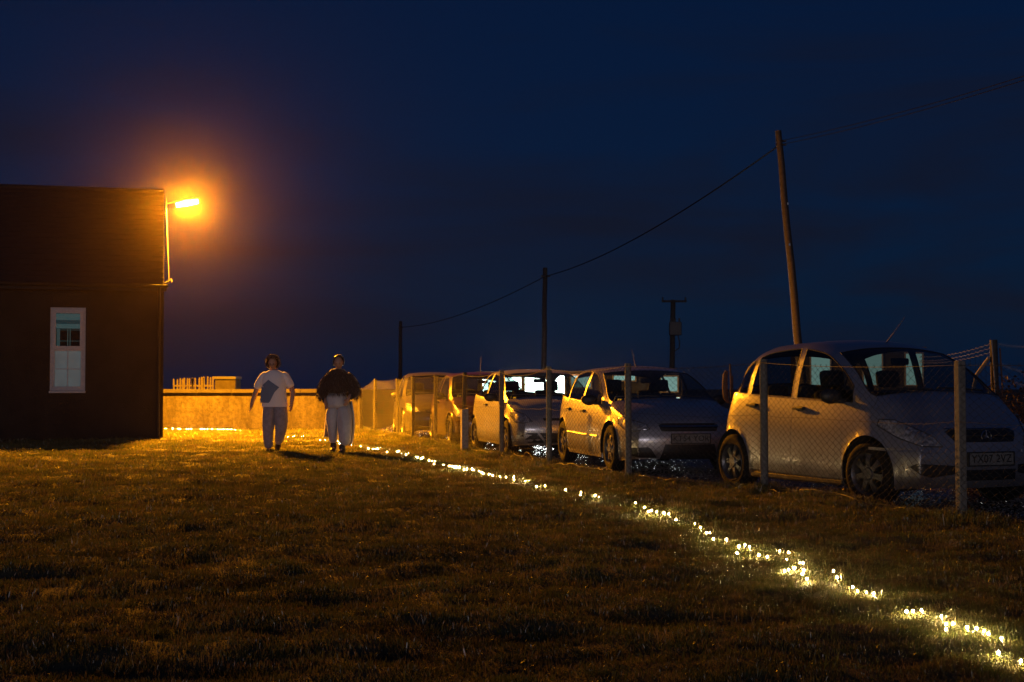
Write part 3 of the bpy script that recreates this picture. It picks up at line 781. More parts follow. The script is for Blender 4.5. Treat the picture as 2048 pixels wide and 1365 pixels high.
# ------------------------------------------------------------------ lit outbuildings seen through the cars' windows
LW = emit('lit_strip_window', (.80, 1.0, .95), 1.6)
def cabin(name, Y, px0, px1, ytop, wins, label):
    z1 = at(0, ytop, Y).z; x0, x1 = at(px0, 700, Y).x, at(px1, 700, Y).x
    o = empty(name, ((x0 + x1) / 2, Y, 0), 0, label, 'outbuilding')
    cx = (x0 + x1) / 2
    wm = plain('cabin_wall', (.05, .05, .05), .8, var=.3)
    box('wall', (0, 1.3, z1 / 2 - .12), (x1 - x0, 2.4, z1 - .05 + .16), wm, o)
    box('roof', (0, 1.3, z1 + .0), (x1 - x0 + .12, 2.55, .07), M['dark'], o)
    for (a, b, c, d, st) in wins:
        xa, za = at(a, 0, Y).x - cx, max(.12, at(0, d, Y).z); xb, zb = at(b, 0, Y).x - cx, at(0, c, Y).z
        w = from_bm('window', frame_bm(xa - .05, xb + .05, za - .05, zb + .05, .05, .02, .14), M['upvc'], o)
        box('pane', ((xa + xb) / 2, .085, (za + zb) / 2), (xb - xa, .02, zb - za), emit('lit_window_and_fill', (.70, 1.0, .95) if st < 3 else (.93, 1.0, .96), st), w)
    return o
cabin('outbuilding', 46, 955, 1365, 746, [(966, 1042, 752, 836, 24), (1050, 1128, 752, 836, 24), (1142, 1180, 752, 775, .8), (1226, 1268, 752, 761, 1.1), (1320, 1352, 754, 783, 1.0), (1140, 1212, 792, 836, 24), (1222, 1290, 794, 836, 24), (1300, 1356, 796, 836, 24)],  # the low panes hidden behind the car are added to light the gravel
      'low flat-roofed outbuilding with bright white windows and added low gravel-lighting panes behind the middle cars')
cabin('outbuilding', 52, 1608, 1850, 696, [(1618, 1655, 708, 770, .42), (1722, 1758, 708, 770, .30), (1806, 1838, 708, 770, .35)],
      'low dark outbuilding with narrow dimly lit windows behind the nearest silver car')

# ------------------------------------------------------------------ cars
def wheel_meshes(rw, rr, style):
    """wheel axis along local y, outer face at +y; hub at origin"""
    wd = .20
    pr = [(rr * .98, -wd / 2 + .02), (rw - .035, -wd / 2), (rw - .008, -wd / 2 + .02), (rw, -wd / 2 + .05), (rw + .001, 0), (rw, wd / 2 - .05), (rw - .008, wd / 2 - .02), (rw - .035, wd / 2), (rw - .065, wd / 2 + .004), (rr, wd / 2 - .004), (rr * .97, wd / 2 - .03)]
    v, f = lathe_data(pr, 40, 'Y')
    ty = bpy.data.meshes.new('tyre'); ty.from_pydata(v, [], f); ty.materials.append(M['rubber']); sharpen(ty, 50)
    v, f = lathe_data([(rr * .97, -wd / 2 + .02), (rr * .93, -.02), (rr * .92, wd / 2 - .04), (rr * .985, wd / 2 - .018), (rr * 1.01, wd / 2 - .004), (rr * .99, wd / 2 + .004), (rr * .95, wd / 2 - .006), (rr * .90, wd / 2 - .03)], 40, 'Y')
    rim = bpy.data.meshes.new('rim'); rim.from_pydata(v, [], f); rim.materials.append(M['alloy']); sharpen(rim, 50)
    bm = bmesh.new()
    ns, half = {'five': (5, .30), 'seven': (7, .23), 'multi': (9, .13)}[style]
    y0 = wd / 2 - .03
    for k in range(ns):
        a = 2 * math.pi * k / ns + .2
        q = []
        for (r_, w_, yy) in ((.05, .035, y0 + .012), (rr * .45, rr * half * .55, y0 + .016), (rr * .72, rr * half * .62, y0 + .012), (rr * .93, rr * half * .95, y0)):
            for s_ in (-1, 1):
                c, s = math.cos(a), math.sin(a); q.append((r_ * c - s_ * w_ * s, yy, r_ * s + s_ * w_ * c))
            for s_ in (1, -1):
                c, s = math.cos(a), math.sin(a); q.append((r_ * c - s_ * w_ * .8 * s, yy - .03, r_ * s + s_ * w_ * .8 * c))
        vv = [bm.verts.new(p) for p in q]
        for i in range(3):
            b = i * 4
            for j in range(4): bm.faces.new((vv[b + j], vv[b + (j + 1) % 4], vv[b + 4 + (j + 1) % 4], vv[b + 4 + j]))
        bm.faces.new(vv[:4][::-1]); bm.faces.new(vv[-4:])
    r_ = bmesh.ops.create_cone(bm, cap_ends=True, segments=20, radius1=.07, radius2=.055, depth=.03)
    bmesh.ops.transform(bm, matrix=Matrix.Translation((0, y0 + .012, 0)) @ Matrix.Rotation(-math.pi / 2, 4, 'X'), verts=r_['verts'])
    r_ = bmesh.ops.create_cone(bm, cap_ends=True, segments=28, radius1=rr * .9, radius2=rr * .9, depth=.01)
    bmesh.ops.transform(bm, matrix=Matrix.Translation((0, -.01, 0)) @ Matrix.Rotation(-math.pi / 2, 4, 'X'), verts=r_['verts'])
    dk = set(r_['verts'])
    bmesh.ops.recalc_face_normals(bm, faces=bm.faces)
    for f in bm.faces:
        if all(v in dk for v in f.verts): f.material_index = 1
    sp = bpy.data.meshes.new('wheel'); bm.to_mesh(sp); bm.free(); sp.materials.append(M['alloy']); sp.materials.append(M['under']); sharpen(sp, 35)
    return sp, ty, rim

ring_count = {}
def car(sp):
    Lc, Wh = sp['L'], sp['W'] / 2
    name = 'parked_car'
    phi = R(sp['phi'])
    root = empty(name, (0, 0, 0), R(90) + phi, sp['label'], 'car', 'cars parked in a row behind the wire fence')
    fx, fy = sp['front_wheel']
    lx = sp['fo']; ly = Wh - .10
    c, s = math.cos(R(90) + phi), math.sin(R(90) + phi)
    root.location = (fx - (c * lx - s * ly), fy - (s * lx + c * ly), sp.get('dz', -.03))
    P = {k: pchip(sp[k]) for k in ('plan', 'zb', 'wt', 'zwt', 'wr', 'zr', 'zt')}
    zs_f = pchip(sp.get('zs', [(0, .20), (.5, .17), (Lc - .5, .19), (Lc, .30)]))
    side = pchip([(0, .955), (.08, .985), (.35, 1.0), (.60, .998), (.82, .978), (1, .945)])
    NS = 14; NW = 5
    bx_ = sorted(set([0, Lc] + sp['cuts']))
    xs = []
    for a, b in zip(bx_[:-1], bx_[1:]):
        n = max(1, int(round((b - a) / .05))); xs += [a + (b - a) * i / n for i in range(n)]
    xs.append(Lc)
    fsh = pchip(sp['nose']); rsh = pchip(sp['tail'])
    def deform(x, y, z):
        f = max(0, 1 - x / 1.1) ** 2; g = max(0, 1 - (Lc - x) / .8) ** 2
        return (x + f * (sp['bow'] * (y / Wh) ** 2 + fsh(z)) - g * (.12 * (y / Wh) ** 2 + rsh(z)), y, z)
    rows_y, grid = [], []
    for x in xs:
        pl = P['plan'](x); z0 = zs_f(x); zb = P['zb'](x); col = []
        for j in range(NS):
            t = j / (NS - 1); col.append((pl * side(t), z0 + (zb - z0) * t))
        yb = pl * .945; wt = P['wt'](x) * pl; zw = max(P['zwt'](x), zb + .012)
        wr = P['wr'](x) * pl; zr = max(P['zr'](x), zw + .004); zt = max(P['zt'](x), zr + .002)
        for k in range(NW):
            t = k / (NW - 1); zz = zb + .010 + (zw - zb - .010) * t
            col.append((yb * .993 + (wt - yb * .993) * t + .016 * math.sin(math.pi * t) * min(1, (zw - zb) / .3), zz))
        col.append((wr, zr))
        for k in range(1, 6):
            q = k / 5; yy = wr * (1 - q); col.append((yy, zr + (zt - zr) * (1 - (1 - q) ** 2.2)))
        grid.append(col)
    NR = len(grid[0]); RAIL = NS + NW
    # full ring index: 0..NR-1 on +y, then mirrored back down
    bm = bmesh.new(); lay = bm.faces.layers.int.new('tag')
    V = []
    for x, col in zip(xs, grid):
        pos = [bm.verts.new(deform(x, y, z)) for (y, z) in col]
        neg = [bm.verts.new(deform(x, -y, z)) for (y, z) in col[:-1]]
        V.append((pos, neg + [pos[-1]]))
    bm.verts.ensure_lookup_table()
    info = {}
    for i in range(len(xs) - 1):
        xm = (xs[i] + xs[i + 1]) / 2
        for sgn in (0, 1):
            for j in range(NR - 1):
                a, b, c_, d = V[i][sgn][j], V[i + 1][sgn][j], V[i + 1][sgn][j + 1], V[i][sgn][j + 1]
                vv = (a, d, c_, b) if sgn == 0 else (a, b, c_, d)
                f = bm.faces.new(vv); info[f] = (xm, j, sgn)
    # nose and tail caps
    def cap(ci, flip):
        pos, neg = V[ci]; up = list(range(NS - 1, NR)); m = len(up) - 1
        x = xs[ci]; col = grid[ci]; yb = col[NS - 1][0]
        for sgn, line in ((0, pos), (1, neg)):
            rows = []
            for j in range(NS):
                r_ = [line[j]]
                for k in range(1, m + 1):
                    fr_ = col[up[k]][0] / yb; y = col[j][0] * fr_ * (1 if sgn == 0 else -1)
                    if k == m:
                        key = (ci, j)
                        if key not in capc: capc[key] = bm.verts.new(deform(x, 0, col[j][1]))
                        r_.append(capc[key])
                    else: r_.append(bm.verts.new(deform(x, y, col[j][1])))
                rows.append(r_)
            rows.append([line[u] for u in up])
            for j in range(NS):
                for k in range(m):
                    if j == NS - 1 and k == 0:
                        vv = [rows[j][0], rows[j][1], rows[j + 1][1]]
                    else: vv = [rows[j][k], rows[j][k + 1], rows[j + 1][k + 1], rows[j + 1][k]]
                    vv2 = []
                    for v in vv:
                        if v not in vv2: vv2.append(v)
                    if (sgn == 1) != flip: vv2 = vv2[::-1]
                    try: f = bm.faces.new(vv2); info[f] = (x, -1, sgn)
                    except ValueError: pass
    capc = {}
    cap(0, True); cap(len(xs) - 1, False)
    bmesh.ops.recalc_face_normals(bm, faces=bm.faces[:])
    if sum(f.normal.z * f.calc_area() for f in bm.faces if info[f][1] > NS + NW) < 0: bmesh.ops.reverse_faces(bm, faces=bm.faces[:])
    bm.normal_update()
    tree = BVHTree.FromBMesh(bm)
    # wheel arches
    ra = sp['rw'] + .055; hubs = [(sp['fo'], sp['rw']), (sp['fo'] + sp['wb'], sp['rw'])]
    dele = []
    for (hx, hz) in hubs:
        for f in list(bm.faces):
            xm, j, sg = info[f]
            if j < 0 or j >= NS - 1: continue
            ins = [v for v in f.verts if (v.co.x - hx) ** 2 + (v.co.z - hz) ** 2 < ra * ra]
            if len(ins) == len(f.verts): dele.append(f)
    dele = set(dele)
    for (hx, hz) in hubs:
        for v in bm.verts:
            if abs(v.co.y) < .35: continue
            dx, dz = v.co.x - hx, v.co.z - hz; d = math.hypot(dx, dz)
            if 1e-4 < d < ra and any(info[f][1] >= 0 and f not in dele for f in v.link_faces) and any(f in dele for f in v.link_faces):
                v.co.x = hx + dx / d * ra; v.co.z = max(.12, hz + dz / d * ra)
                v.co.y *= 1.012
    # panels taken out of the shell
    paintm = sp['paint']
    groups = {}
    def take(key, cond):
        fs_ = [f for f in bm.faces if f not in dele and cond(*info[f])]
        groups.setdefault(key, []).extend(fs_)
    wsx0, wsx1 = sp['windscreen']; rwx0, rwx1 = sp['rear_window']
    take('windscreen', lambda x, j, s: wsx0 < x < wsx1 and j >= RAIL)
    take('rear_window', lambda x, j, s: rwx0 < x < rwx1 and j >= RAIL)
    for k, (a, b) in enumerate(sp['windows']):
        for sg in (0, 1): take(('side_window', k, sg), lambda x, j, s, a=a, b=b, sg=sg: a < x < b and NS <= j < NS + NW - 1 and s == sg)
    for k, (a, b, nm) in enumerate(sp['doors']):
        for sg in (0, 1): take((nm, k, sg), lambda x, j, s, a=a, b=b, sg=sg: a < x < b and 1 <= j < NS - 1 and s == sg)
    take('bonnet', lambda x, j, s: .03 < x < wsx0 - .02 and j >= RAIL - 2)
    used = set(dele)
    def make(fs_, off=0.0, shrink=.0025, depth=.014):
        fs_ = [f for f in fs_ if f not in used]
        used.update(fs_)
        b2 = bmesh.new(); mp_ = {}
        for f in fs_:
            for v in f.verts:
                if v not in mp_: mp_[v] = b2.verts.new(v.co)
        for f in fs_: b2.faces.new([mp_[v] for v in f.verts])
        b2.normal_update()
        bed = [e for e in b2.edges if e.is_boundary]; bv = {v for e in bed for v in e.verts}
        mv = {}
        for v in bv:
            cc = sum((f.calc_center_median() for f in v.link_faces), Vector()) / max(1, len(v.link_faces)); d = cc - v.co
            if d.length > 1e-5: mv[v] = d.normalized() * shrink
        for v in b2.verts:
            if off: v.co += v.normal * off
        for v, d in mv.items(): v.co += d
        if depth and bed:
            nr = {v: v.normal.copy() for v in b2.verts}
            ex = bmesh.ops.extrude_edge_only(b2, edges=bed); nv = [g for g in ex['geom'] if isinstance(g, bmesh.types.BMVert)]
            old = {tuple(round(c_, 5) for c_ in v.co): nr[v] for v in bv}
            for v in nv: v.co -= old.get(tuple(round(c_, 5) for c_ in v.co), Vector((0, 0, 0))) * depth
        return b2
    for key, fs_ in groups.items():
        if key in ('windscreen', 'rear_window') or (isinstance(key, tuple) and key[0] == 'side_window'):
            nm = key if isinstance(key, str) else key[0]
            g = make(fs_, off=-.004, shrink=.0, depth=0)
            # rubber seal round the opening
            bed = [e for e in g.edges if e.is_boundary]
            vs_, fs2 = [], []
            adj = {}
            for e in bed:
                a, b = e.verts; adj.setdefault(a, []).append(b); adj.setdefault(b, []).append(a)
            seen = set()
            loop = []
            if adj:
                st = next(iter(adj)); cur = st; prev = None
                while cur is not None and cur not in seen:
                    seen.add(cur); loop.append(cur.co.copy()); nx = [q for q in adj[cur] if q not in seen]; prev, cur = cur, (nx[0] if nx else None)
            o = from_bm(nm, g, M['glass'], root, smooth=60)
            if len(loop) > 3:
                vs_, fs2 = tube_data(loop + [loop[0]], .007, 5, False)
                from_data('window_seal', vs_, fs2, M['black'], o)
        elif key == 'bonnet':
            from_bm('bonnet', make(fs_, off=.001, shrink=.004), paintm, root, smooth=45)
        else:
            d_ = from_bm(key[0], make(fs_, off=.0, shrink=.0035), paintm, root, smooth=45)
            groups[key] = d_
    for f in list(used):
        if f.is_valid: pass
    bmesh.ops.delete(bm, geom=list(used), context='FACES')
    loose = [v for v in bm.verts if not v.link_faces]; bmesh.ops.delete(bm, geom=loose, context='VERTS')
    from_bm('body', bm, paintm, root, smooth=42)
    # projected details
    def hit(y, z, d=Vector((1, 0, 0)), org=None):
        o = org if org is not None else Vector((-2, y, z))
        r_ = tree.ray_cast(o, d); return r_
    def patch(nm, outl, mat, view='front', off=.004, parent=None, n=44, depth=.02, rings=(1, .97, .8, .6, .4, .2)):
        oo = []
        m_ = len(outl)
        per = [(Vector(outl[(i + 1) % m_]) - Vector(outl[i])).length for i in range(m_)]; tot = sum(per)
        for i in range(m_):
            k_ = max(1, int(round(n * per[i] / tot)))
            for q in range(k_): oo.append(Vector(outl[i]).lerp(Vector(outl[(i + 1) % m_]), q / k_))
        cc = sum(oo, Vector((0, 0))) / len(oo)
        vs_ = []; nr = []
        def cast(u, w):
            if view == 'front': r_ = tree.ray_cast(Vector((-2, u, w)), Vector((1, 0, 0)))
            elif view in ('oblL', 'oblR'):
                sg = 1 if view == 'oblL' else -1; sa, ca = math.sin(R(42)), math.cos(R(42)); e_ = Vector((sa, sg * ca, 0)); dd = Vector((ca, -sg * sa, 0))
                r_ = tree.ray_cast(e_ * u + Vector((0, 0, w)) - dd * 3, dd)
            elif view == 'rear': r_ = tree.ray_cast(Vector((Lc + 2, u, w)), Vector((-1, 0, 0)))
            elif view == 'left': r_ = tree.ray_cast(Vector((u, 3, w)), Vector((0, -1, 0)))
            elif view == 'right': r_ = tree.ray_cast(Vector((u, -3, w)), Vector((0, 1, 0)))
            else: r_ = tree.ray_cast(Vector((u, w, 4)), Vector((0, 0, -1)))
            if r_[0] is None:
                q_ = {'oblL': Vector((.3, .7, w)), 'oblR': Vector((.3, -.7, w)), 'front': Vector((.3, u, w)), 'rear': Vector((Lc - .3, u, w)), 'left': Vector((u, Wh, w)), 'right': Vector((u, -Wh, w)), 'top': Vector((u, w, 1))}[view]
                r_ = tree.find_nearest(q_)
            vd = {'oblL': Vector((.7, -.7, 0)), 'oblR': Vector((.7, .7, 0)), 'front': Vector((1, 0, 0)), 'rear': Vector((-1, 0, 0)), 'left': Vector((0, -1, 0)), 'right': Vector((0, 1, 0)), 'top': Vector((0, 0, -1))}[view]
            no_ = r_[1] if r_[1].dot(vd) < 0 else -r_[1]
            return r_[0], no_
        N = len(oo)
        for t in rings:
            for p in oo:
                q = cc + (p - cc) * t; co, no = cast(q.x, q.y)
                lift = off if t < .99 else off * .5
                vs_.append(co + no * lift); nr.append(no)
        co, no = cast(cc.x, cc.y); vs_.append(co + no * off)
        fs_ = []
        for i in range(len(rings) - 1):
            for k_ in range(N):
                k2 = (k_ + 1) % N; fs_.append((i * N + k_, i * N + k2, (i + 1) * N + k2, (i + 1) * N + k_))
        b = (len(rings) - 1) * N
        for k_ in range(N): fs_.append((b + k_, b + (k_ + 1) % N, len(vs_) - 1))
        b = len(vs_)
        for k_ in range(N): vs_.append(vs_[k_] - nr[k_] * depth)
        for k_ in range(N): fs_.append((k_, b + k_, b + (k_ + 1) % N, (k_ + 1) % N))
        o = from_data(nm, vs_, fs_, mat, parent or root); sharpen(o.data, 40); ring_count[o.name] = N; o['ring_n'] = N; return o
    for (nm, outl, mt, view, off) in sp['patches']:
        both = nm.startswith('*'); nm_ = nm.lstrip('*')
        if nm_ == 'headlight':
            for vw in ('oblL', 'oblR'):
                o = patch(nm_, outl, mt, vw, off, n=56)
                ring = [Vector(v.co) for v in list(o.data.vertices)[:0]] or [o.data.vertices[i].co.copy() for i in range(o['ring_n'])]
                vs_, fs_ = tube_data(ring + [ring[0]], .006, 5, False); from_data('headlight_seal', vs_, fs_, M['black'], o)
                for (u_, w_, rad) in sp.get('bowls', []):
                    patch('reflector', [(u_ + rad * math.cos(a * math.pi / 8), w_ + rad * math.sin(a * math.pi / 8)) for a in range(16)], M['bowl'], vw, .006, parent=o, n=16, rings=(1, .75, .3))
            continue
        o = patch(nm_, outl, mt, view, off)
        if both:
            patch(nm_, [(-a, b) for a, b in outl][::-1] if view in ('front', 'rear') else outl, mt, {'left': 'right'}.get(view, view), off)
    # grille bars
    for (y0_, y1_, z_, mt_) in sp.get('bars', []):
        pl = []
        for i in range(13):
            y = y0_ + (y1_ - y0_) * i / 12; r_ = hit(y, z_); co = r_[0] if r_[0] else Vector((.1, y, z_)); pl.append(co + Vector((-.010, 0, 0)))
        tube('grille_bar', pl, sp.get('bar_r', .007), mt_, root, n=6)
    if sp.get('badge'):
        bz, br = sp['badge']; x0 = (hit(0, bz)[0] or Vector((.05, 0, bz))).x - .012; vs_, fs_ = [], []
        tube_data([Vector((x0, br * math.cos(a), bz + br * math.sin(a))) for a in [2 * math.pi * k / 24 for k in range(25)]], .006, 6, False, vs_, fs_)
        for a in (90, 210, 330): tube_data([Vector((x0, 0, bz)), Vector((x0, br * math.cos(R(a)), bz + br * math.sin(R(a))))], [.010, .003], 5, True, vs_, fs_)
        from_data('badge', vs_, fs_, M['chrome'], root)
    # number plate with its characters
    if sp.get('plate'):
        txt, py_, pz_ = sp['plate']
        r_ = hit(py_, pz_); x0 = min((hit(py_ + dy, pz_ + dz)[0] or r_[0]).x for dy in (-.2, 0, .2) for dz in (-.05, .05)) - .012
        pl = box('number_plate', (x0, py_, pz_), (.012, .52, .112), M['plate'], root, bev=.003)
        fr_b = bmesh.new()
        for (dy, dz, sy, sz) in ((0, .062, .545, .012), (0, -.062, .545, .012), (.267, 0, .012, .112), (-.267, 0, .012, .112)):
            box_bm(fr_b, (x0, py_ + dy, pz_ + dz), (.02, sy, sz))
        from_bm('plate_surround', fr_b, M['black'], pl)
        cu = bpy.data.curves.new('plate_text', 'FONT'); cu.body = txt; cu.size = .105; cu.extrude = .001; cu.align_x = 'CENTER'; cu.align_y = 'CENTER'; cu.space_character = 1.05
        to = bpy.data.objects.new('plate_text', cu); C.objects.link(to)
        dg = bpy.context.evaluated_depsgraph_get(); me = bpy.data.meshes.new_from_object(to.evaluated_get(dg)); bpy.data.objects.remove(to)
        me.materials.clear(); me.materials.append(M['ink'])
        tx = mesh_obj('plate_text', me, None, pl)
        tx.location = (x0 - .0075, py_, pz_); tx.rotation_euler = (R(90), 0, R(-90))
    # wheels
    spm, ty, rim = sp['wheel']
    for hx, hz in hubs:
        for s_ in (1, -1):
            w = mesh_obj('wheel', spm, None, root); w.location = (hx, s_ * (Wh - .115), hz); w.rotation_euler = (0, random.uniform(0, 3), 0 if s_ > 0 else math.pi)
            if hx == hubs[0][0]:
                w.rotation_euler[2] += R(sp.get('steer', 0))
            mesh_obj('tyre', ty, None, w); mesh_obj('rim', rim, None, w)
            # arch liner
            vs_ = []; fs_ = []; n = 20
            for k_ in range(n + 1):
                a = R(-35) + R(250) * k_ / n
                for yy in (Wh - .035, Wh - .34): vs_.append((hx + (ra - .004) * math.cos(a), s_ * yy, max(.16, hz + (ra - .004) * math.sin(a))))
            for k_ in range(n): fs_.append((2 * k_, 2 * k_ + 1, 2 * k_ + 3, 2 * k_ + 2))
            b = len(vs_); vs_.append((hx, s_ * (Wh - .34), hz))
            for k_ in range(n): fs_.append((2 * k_ + 1, 2 * k_ + 3, b))
            from_data('wheel_arch_liner', vs_, fs_, M['under'], root)
    # underbody between the wheels, engine bulk, exhaust
    bm = bmesh.new()
    mid = (sp['fo'] + sp['wb'] / 2); wl = sp['wb'] - 2 * ra
    box_bm(bm, (mid, 0, .31), (wl - .04, 2 * Wh - .16, .16)); box_bm(bm, (Lc / 2, 0, .34), (Lc - .5, 2 * Wh - .72, .20)); box_bm(bm, (sp['fo'] - .1, 0, .50), (.9, .9, .40))
    from_bm('underbody', bm, M['under'], root)
    for s_ in (1, -1):   # sill strip
        box('sill', (mid, s_ * (Wh - .055), .205), (wl - .02, .07, .07), paintm if sp.get('sill_paint') else M['black'], root, bev=.02)
    # cabin
    bm = bmesh.new(); ix0 = wsx0 + .12
    box_bm(bm, (ix0 + .22, 0, sp['dash_z'] - .14), (.5, 2 * Wh - .30, .22), bev=.06)
    box_bm(bm, (ix0 + .30, .37, sp['dash_z'] + .01), (.24, .34, .10), bev=.04)
    from_bm('dashboard', bm, M['black'], root)
    for s_ in (1, -1):
        st = bmesh.new(); sx_ = sp['seat_x']; sz = sp['dash_z'] - .52
        box_bm(st, (sx_, s_ * .36, sz), (.52, .50, .16), bev=.05)
        box_bm(st, (sx_ + .33, s_ * .36, sz + .34), (.14, .48, .62), Matrix.Rotation(R(16), 3, 'Y'), bev=.06)
        so = from_bm('seat', st, M['fabric'], root)
        st = bmesh.new(); box_bm(st, (sx_ + .45, s_ * .36, sz + .76), (.10, .27, .18), Matrix.Rotation(R(10), 3, 'Y'), bev=.045)
        for q in (-.06, .06): box_bm(st, (sx_ + .43, s_ * .36 + q, sz + .66), (.012, .012, .12))
        from_bm('headrest', st, M['fabric'], so)
    st = bmesh.new(); rx = sp['seat_x'] + .95; sz = sp['dash_z'] - .50
    box_bm(st, (rx, 0, sz), (.48, 1.22, .16), bev=.05); box_bm(st, (rx + .32, 0, sz + .28), (.14, 1.24, .52), Matrix.Rotation(R(18), 3, 'Y'), bev=.05)
    for q in (-.42, 0, .42): box_bm(st, (rx + .42, q, sz + .60), (.09, .24, .14), bev=.04)
    from_bm('rear_seat', st, M['fabric'], root)
    vs_, fs_ = [], []
    cw = Vector((ix0 + .50, .37, sp['dash_z'] - .04)); pl = [cw + Vector((.07 * math.cos(a), .18 * math.sin(a), .17 * math.cos(a))) for a in [2 * math.pi * k / 20 for k in range(21)]]
    tube_data(pl, .014, 6, False, vs_, fs_); tube_data([pl[5], cw, pl[15]], .016, 6, True, vs_, fs_)
    from_data('steering_wheel', vs_, fs_, M['black'], root)
    # inner roof, mirror, wipers, aerial
    zi = P['zr'](sp['seat_x']); box('interior_mirror', (wsx1 - .10, 0, P['zt'](wsx1) - .14), (.03, .22, .07), M['black'], root, bev=.02)
    for s_ in (1, -1):
        mx = sp['mirror_x']; mz = P['zb'](mx) + .06; my = Wh * .93
        bm = bmesh.new(); bmesh.ops.create_uvsphere(bm, u_segments=16, v_segments=10, radius=1)
        for v in bm.verts:
            x_, y_, z_ = v.co; xx = x_ * .062 if x_ < 0 else x_ * .028
            v.co = Vector((xx, y_ * .115 * (1 + .12 * z_), z_ * .075))
        bmesh.ops.transform(bm, matrix=Matrix.Translation((mx, s_ * (my + .15), mz)) @ Matrix.Rotation(s_ * R(-12), 4, 'Z'), verts=bm.verts)
        mo = from_bm('door_mirror', bm, M['black'] if not sp.get('mirror_paint') else paintm, root, smooth=60)
        bm = bmesh.new(); box_bm(bm, (mx - .005, s_ * (my + .02), mz - .045), (.07, .14, .05), bev=.015); from_bm('mirror_arm', bm, M['black'], mo)
        box('mirror_glass', (mx + .027, s_ * (my + .15), mz), (.004, .17, .10), M['chrome'], mo, bev=.001)
    for k_, (y0_, y1_) in enumerate(((.10, .68), (-.55, .02))):
        pl = []
        for i in range(8):
            y = y0_ + (y1_ - y0_) * i / 7; x = wsx0 + .04 + .03 * i / 7 + .11 * (y / Wh) ** 2
            r_ = tree.ray_cast(Vector((x, y, 3)), Vector((0, 0, -1))); pl.append((r_[0] if r_[0] else Vector((x, y, 1))) + Vector((-.01, 0, .018)))
        tube('wiper', pl, .009, M['black'], root, n=5)
    ax = sp.get('aerial')
    if ax:
        x, y, l, la = ax; r_ = tree.ray_cast(Vector((x, y, 4)), Vector((0, 0, -1))); b = r_[0]
        tube('aerial', [b, b + Vector((math.cos(la) * l * .5, 0, math.sin(la) * l * .5)), b + Vector((math.cos(la) * l, 0, math.sin(la) * l))], [.008, .004, .003], M['chrome'], root, n=6)
    # door handles
    for (hx_, hz_) in sp['handles']:
        for s_ in (1, -1):
            r_ = tree.ray_cast(Vector((hx_, s_ * 3, hz_)), Vector((0, -s_, 0)))
            if r_[0] is None: continue
            pr = None
            for key, d_ in groups.items():
                if isinstance(key, tuple) and 'door' in key[0] and not isinstance(d_, list):
                    a, b, _ = sp['doors'][key[1]]
                    if a < hx_ < b and key[2] == (0 if s_ > 0 else 1): pr = d_
            y = r_[0].y
            bm = bmesh.new()
            box_bm(bm, (hx_, y + s_ * .026, hz_ + .008), (.19, .022, .030), bev=.009); box_bm(bm, (hx_ - .08, y + s_ * .010, hz_ + .008), (.03, .04, .026)); box_bm(bm, (hx_ + .08, y + s_ * .010, hz_ + .008), (.03, .04, .026))
            from_bm('handle', bm, sp.get('handle_mat', M['black']), pr or root)
            bm = bmesh.new(); r2 = bmesh.ops.create_uvsphere(bm, u_segments=14, v_segments=8, radius=1)
            for v in bm.verts: v.co = Vector((hx_ + v.co.x * .08, y + v.co.y * .006, hz_ + v.co.z * .034))
            from_bm('handle_recess', bm, M['black'], pr or root, smooth=60)
    # moulding along the doors
    if sp.get('mould'):
        z0_, z1_, a, b = sp['mould']
        for s_ in (1, -1):
            pl = []
            for i in range(24):
                x = a + (b - a) * i / 23; z = z0_ + (z1_ - z0_) * i / 23; r_ = tree.ray_cast(Vector((x, s_ * 3, z)), Vector((0, -s_, 0)))
                if r_[0]: pl.append(r_[0] + Vector((0, s_ * .004, 0)))
            tube('side_moulding', pl, .016, paintm, root, n=6)
    return root

M['bowl'] = plain('reflector_bowl', (.30, .30, .31), .4, metal=.4)
Wg = {'a': wheel_meshes(.310, .205, 'seven'), 'b': wheel_meshes(.318, .215, 'seven'), 'c': wheel_meshes(.300, .195, 'five'), 'd': wheel_meshes(.305, .200, 'multi')}
PSil = paint('silver_paint', (.30, .31, .35), .60, .32)
PSil2 = paint('silver_paint_warm', (.38, .375, .38), .60, .33)
PGrey = paint('pale_grey_paint', (.42, .42, .42), .55, .34)
PRed = paint('dark_red_paint', (.040, .010, .008), .5, .3)
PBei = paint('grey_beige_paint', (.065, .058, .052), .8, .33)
GL = plain('grille_black', (.012, .012, .013), .45)

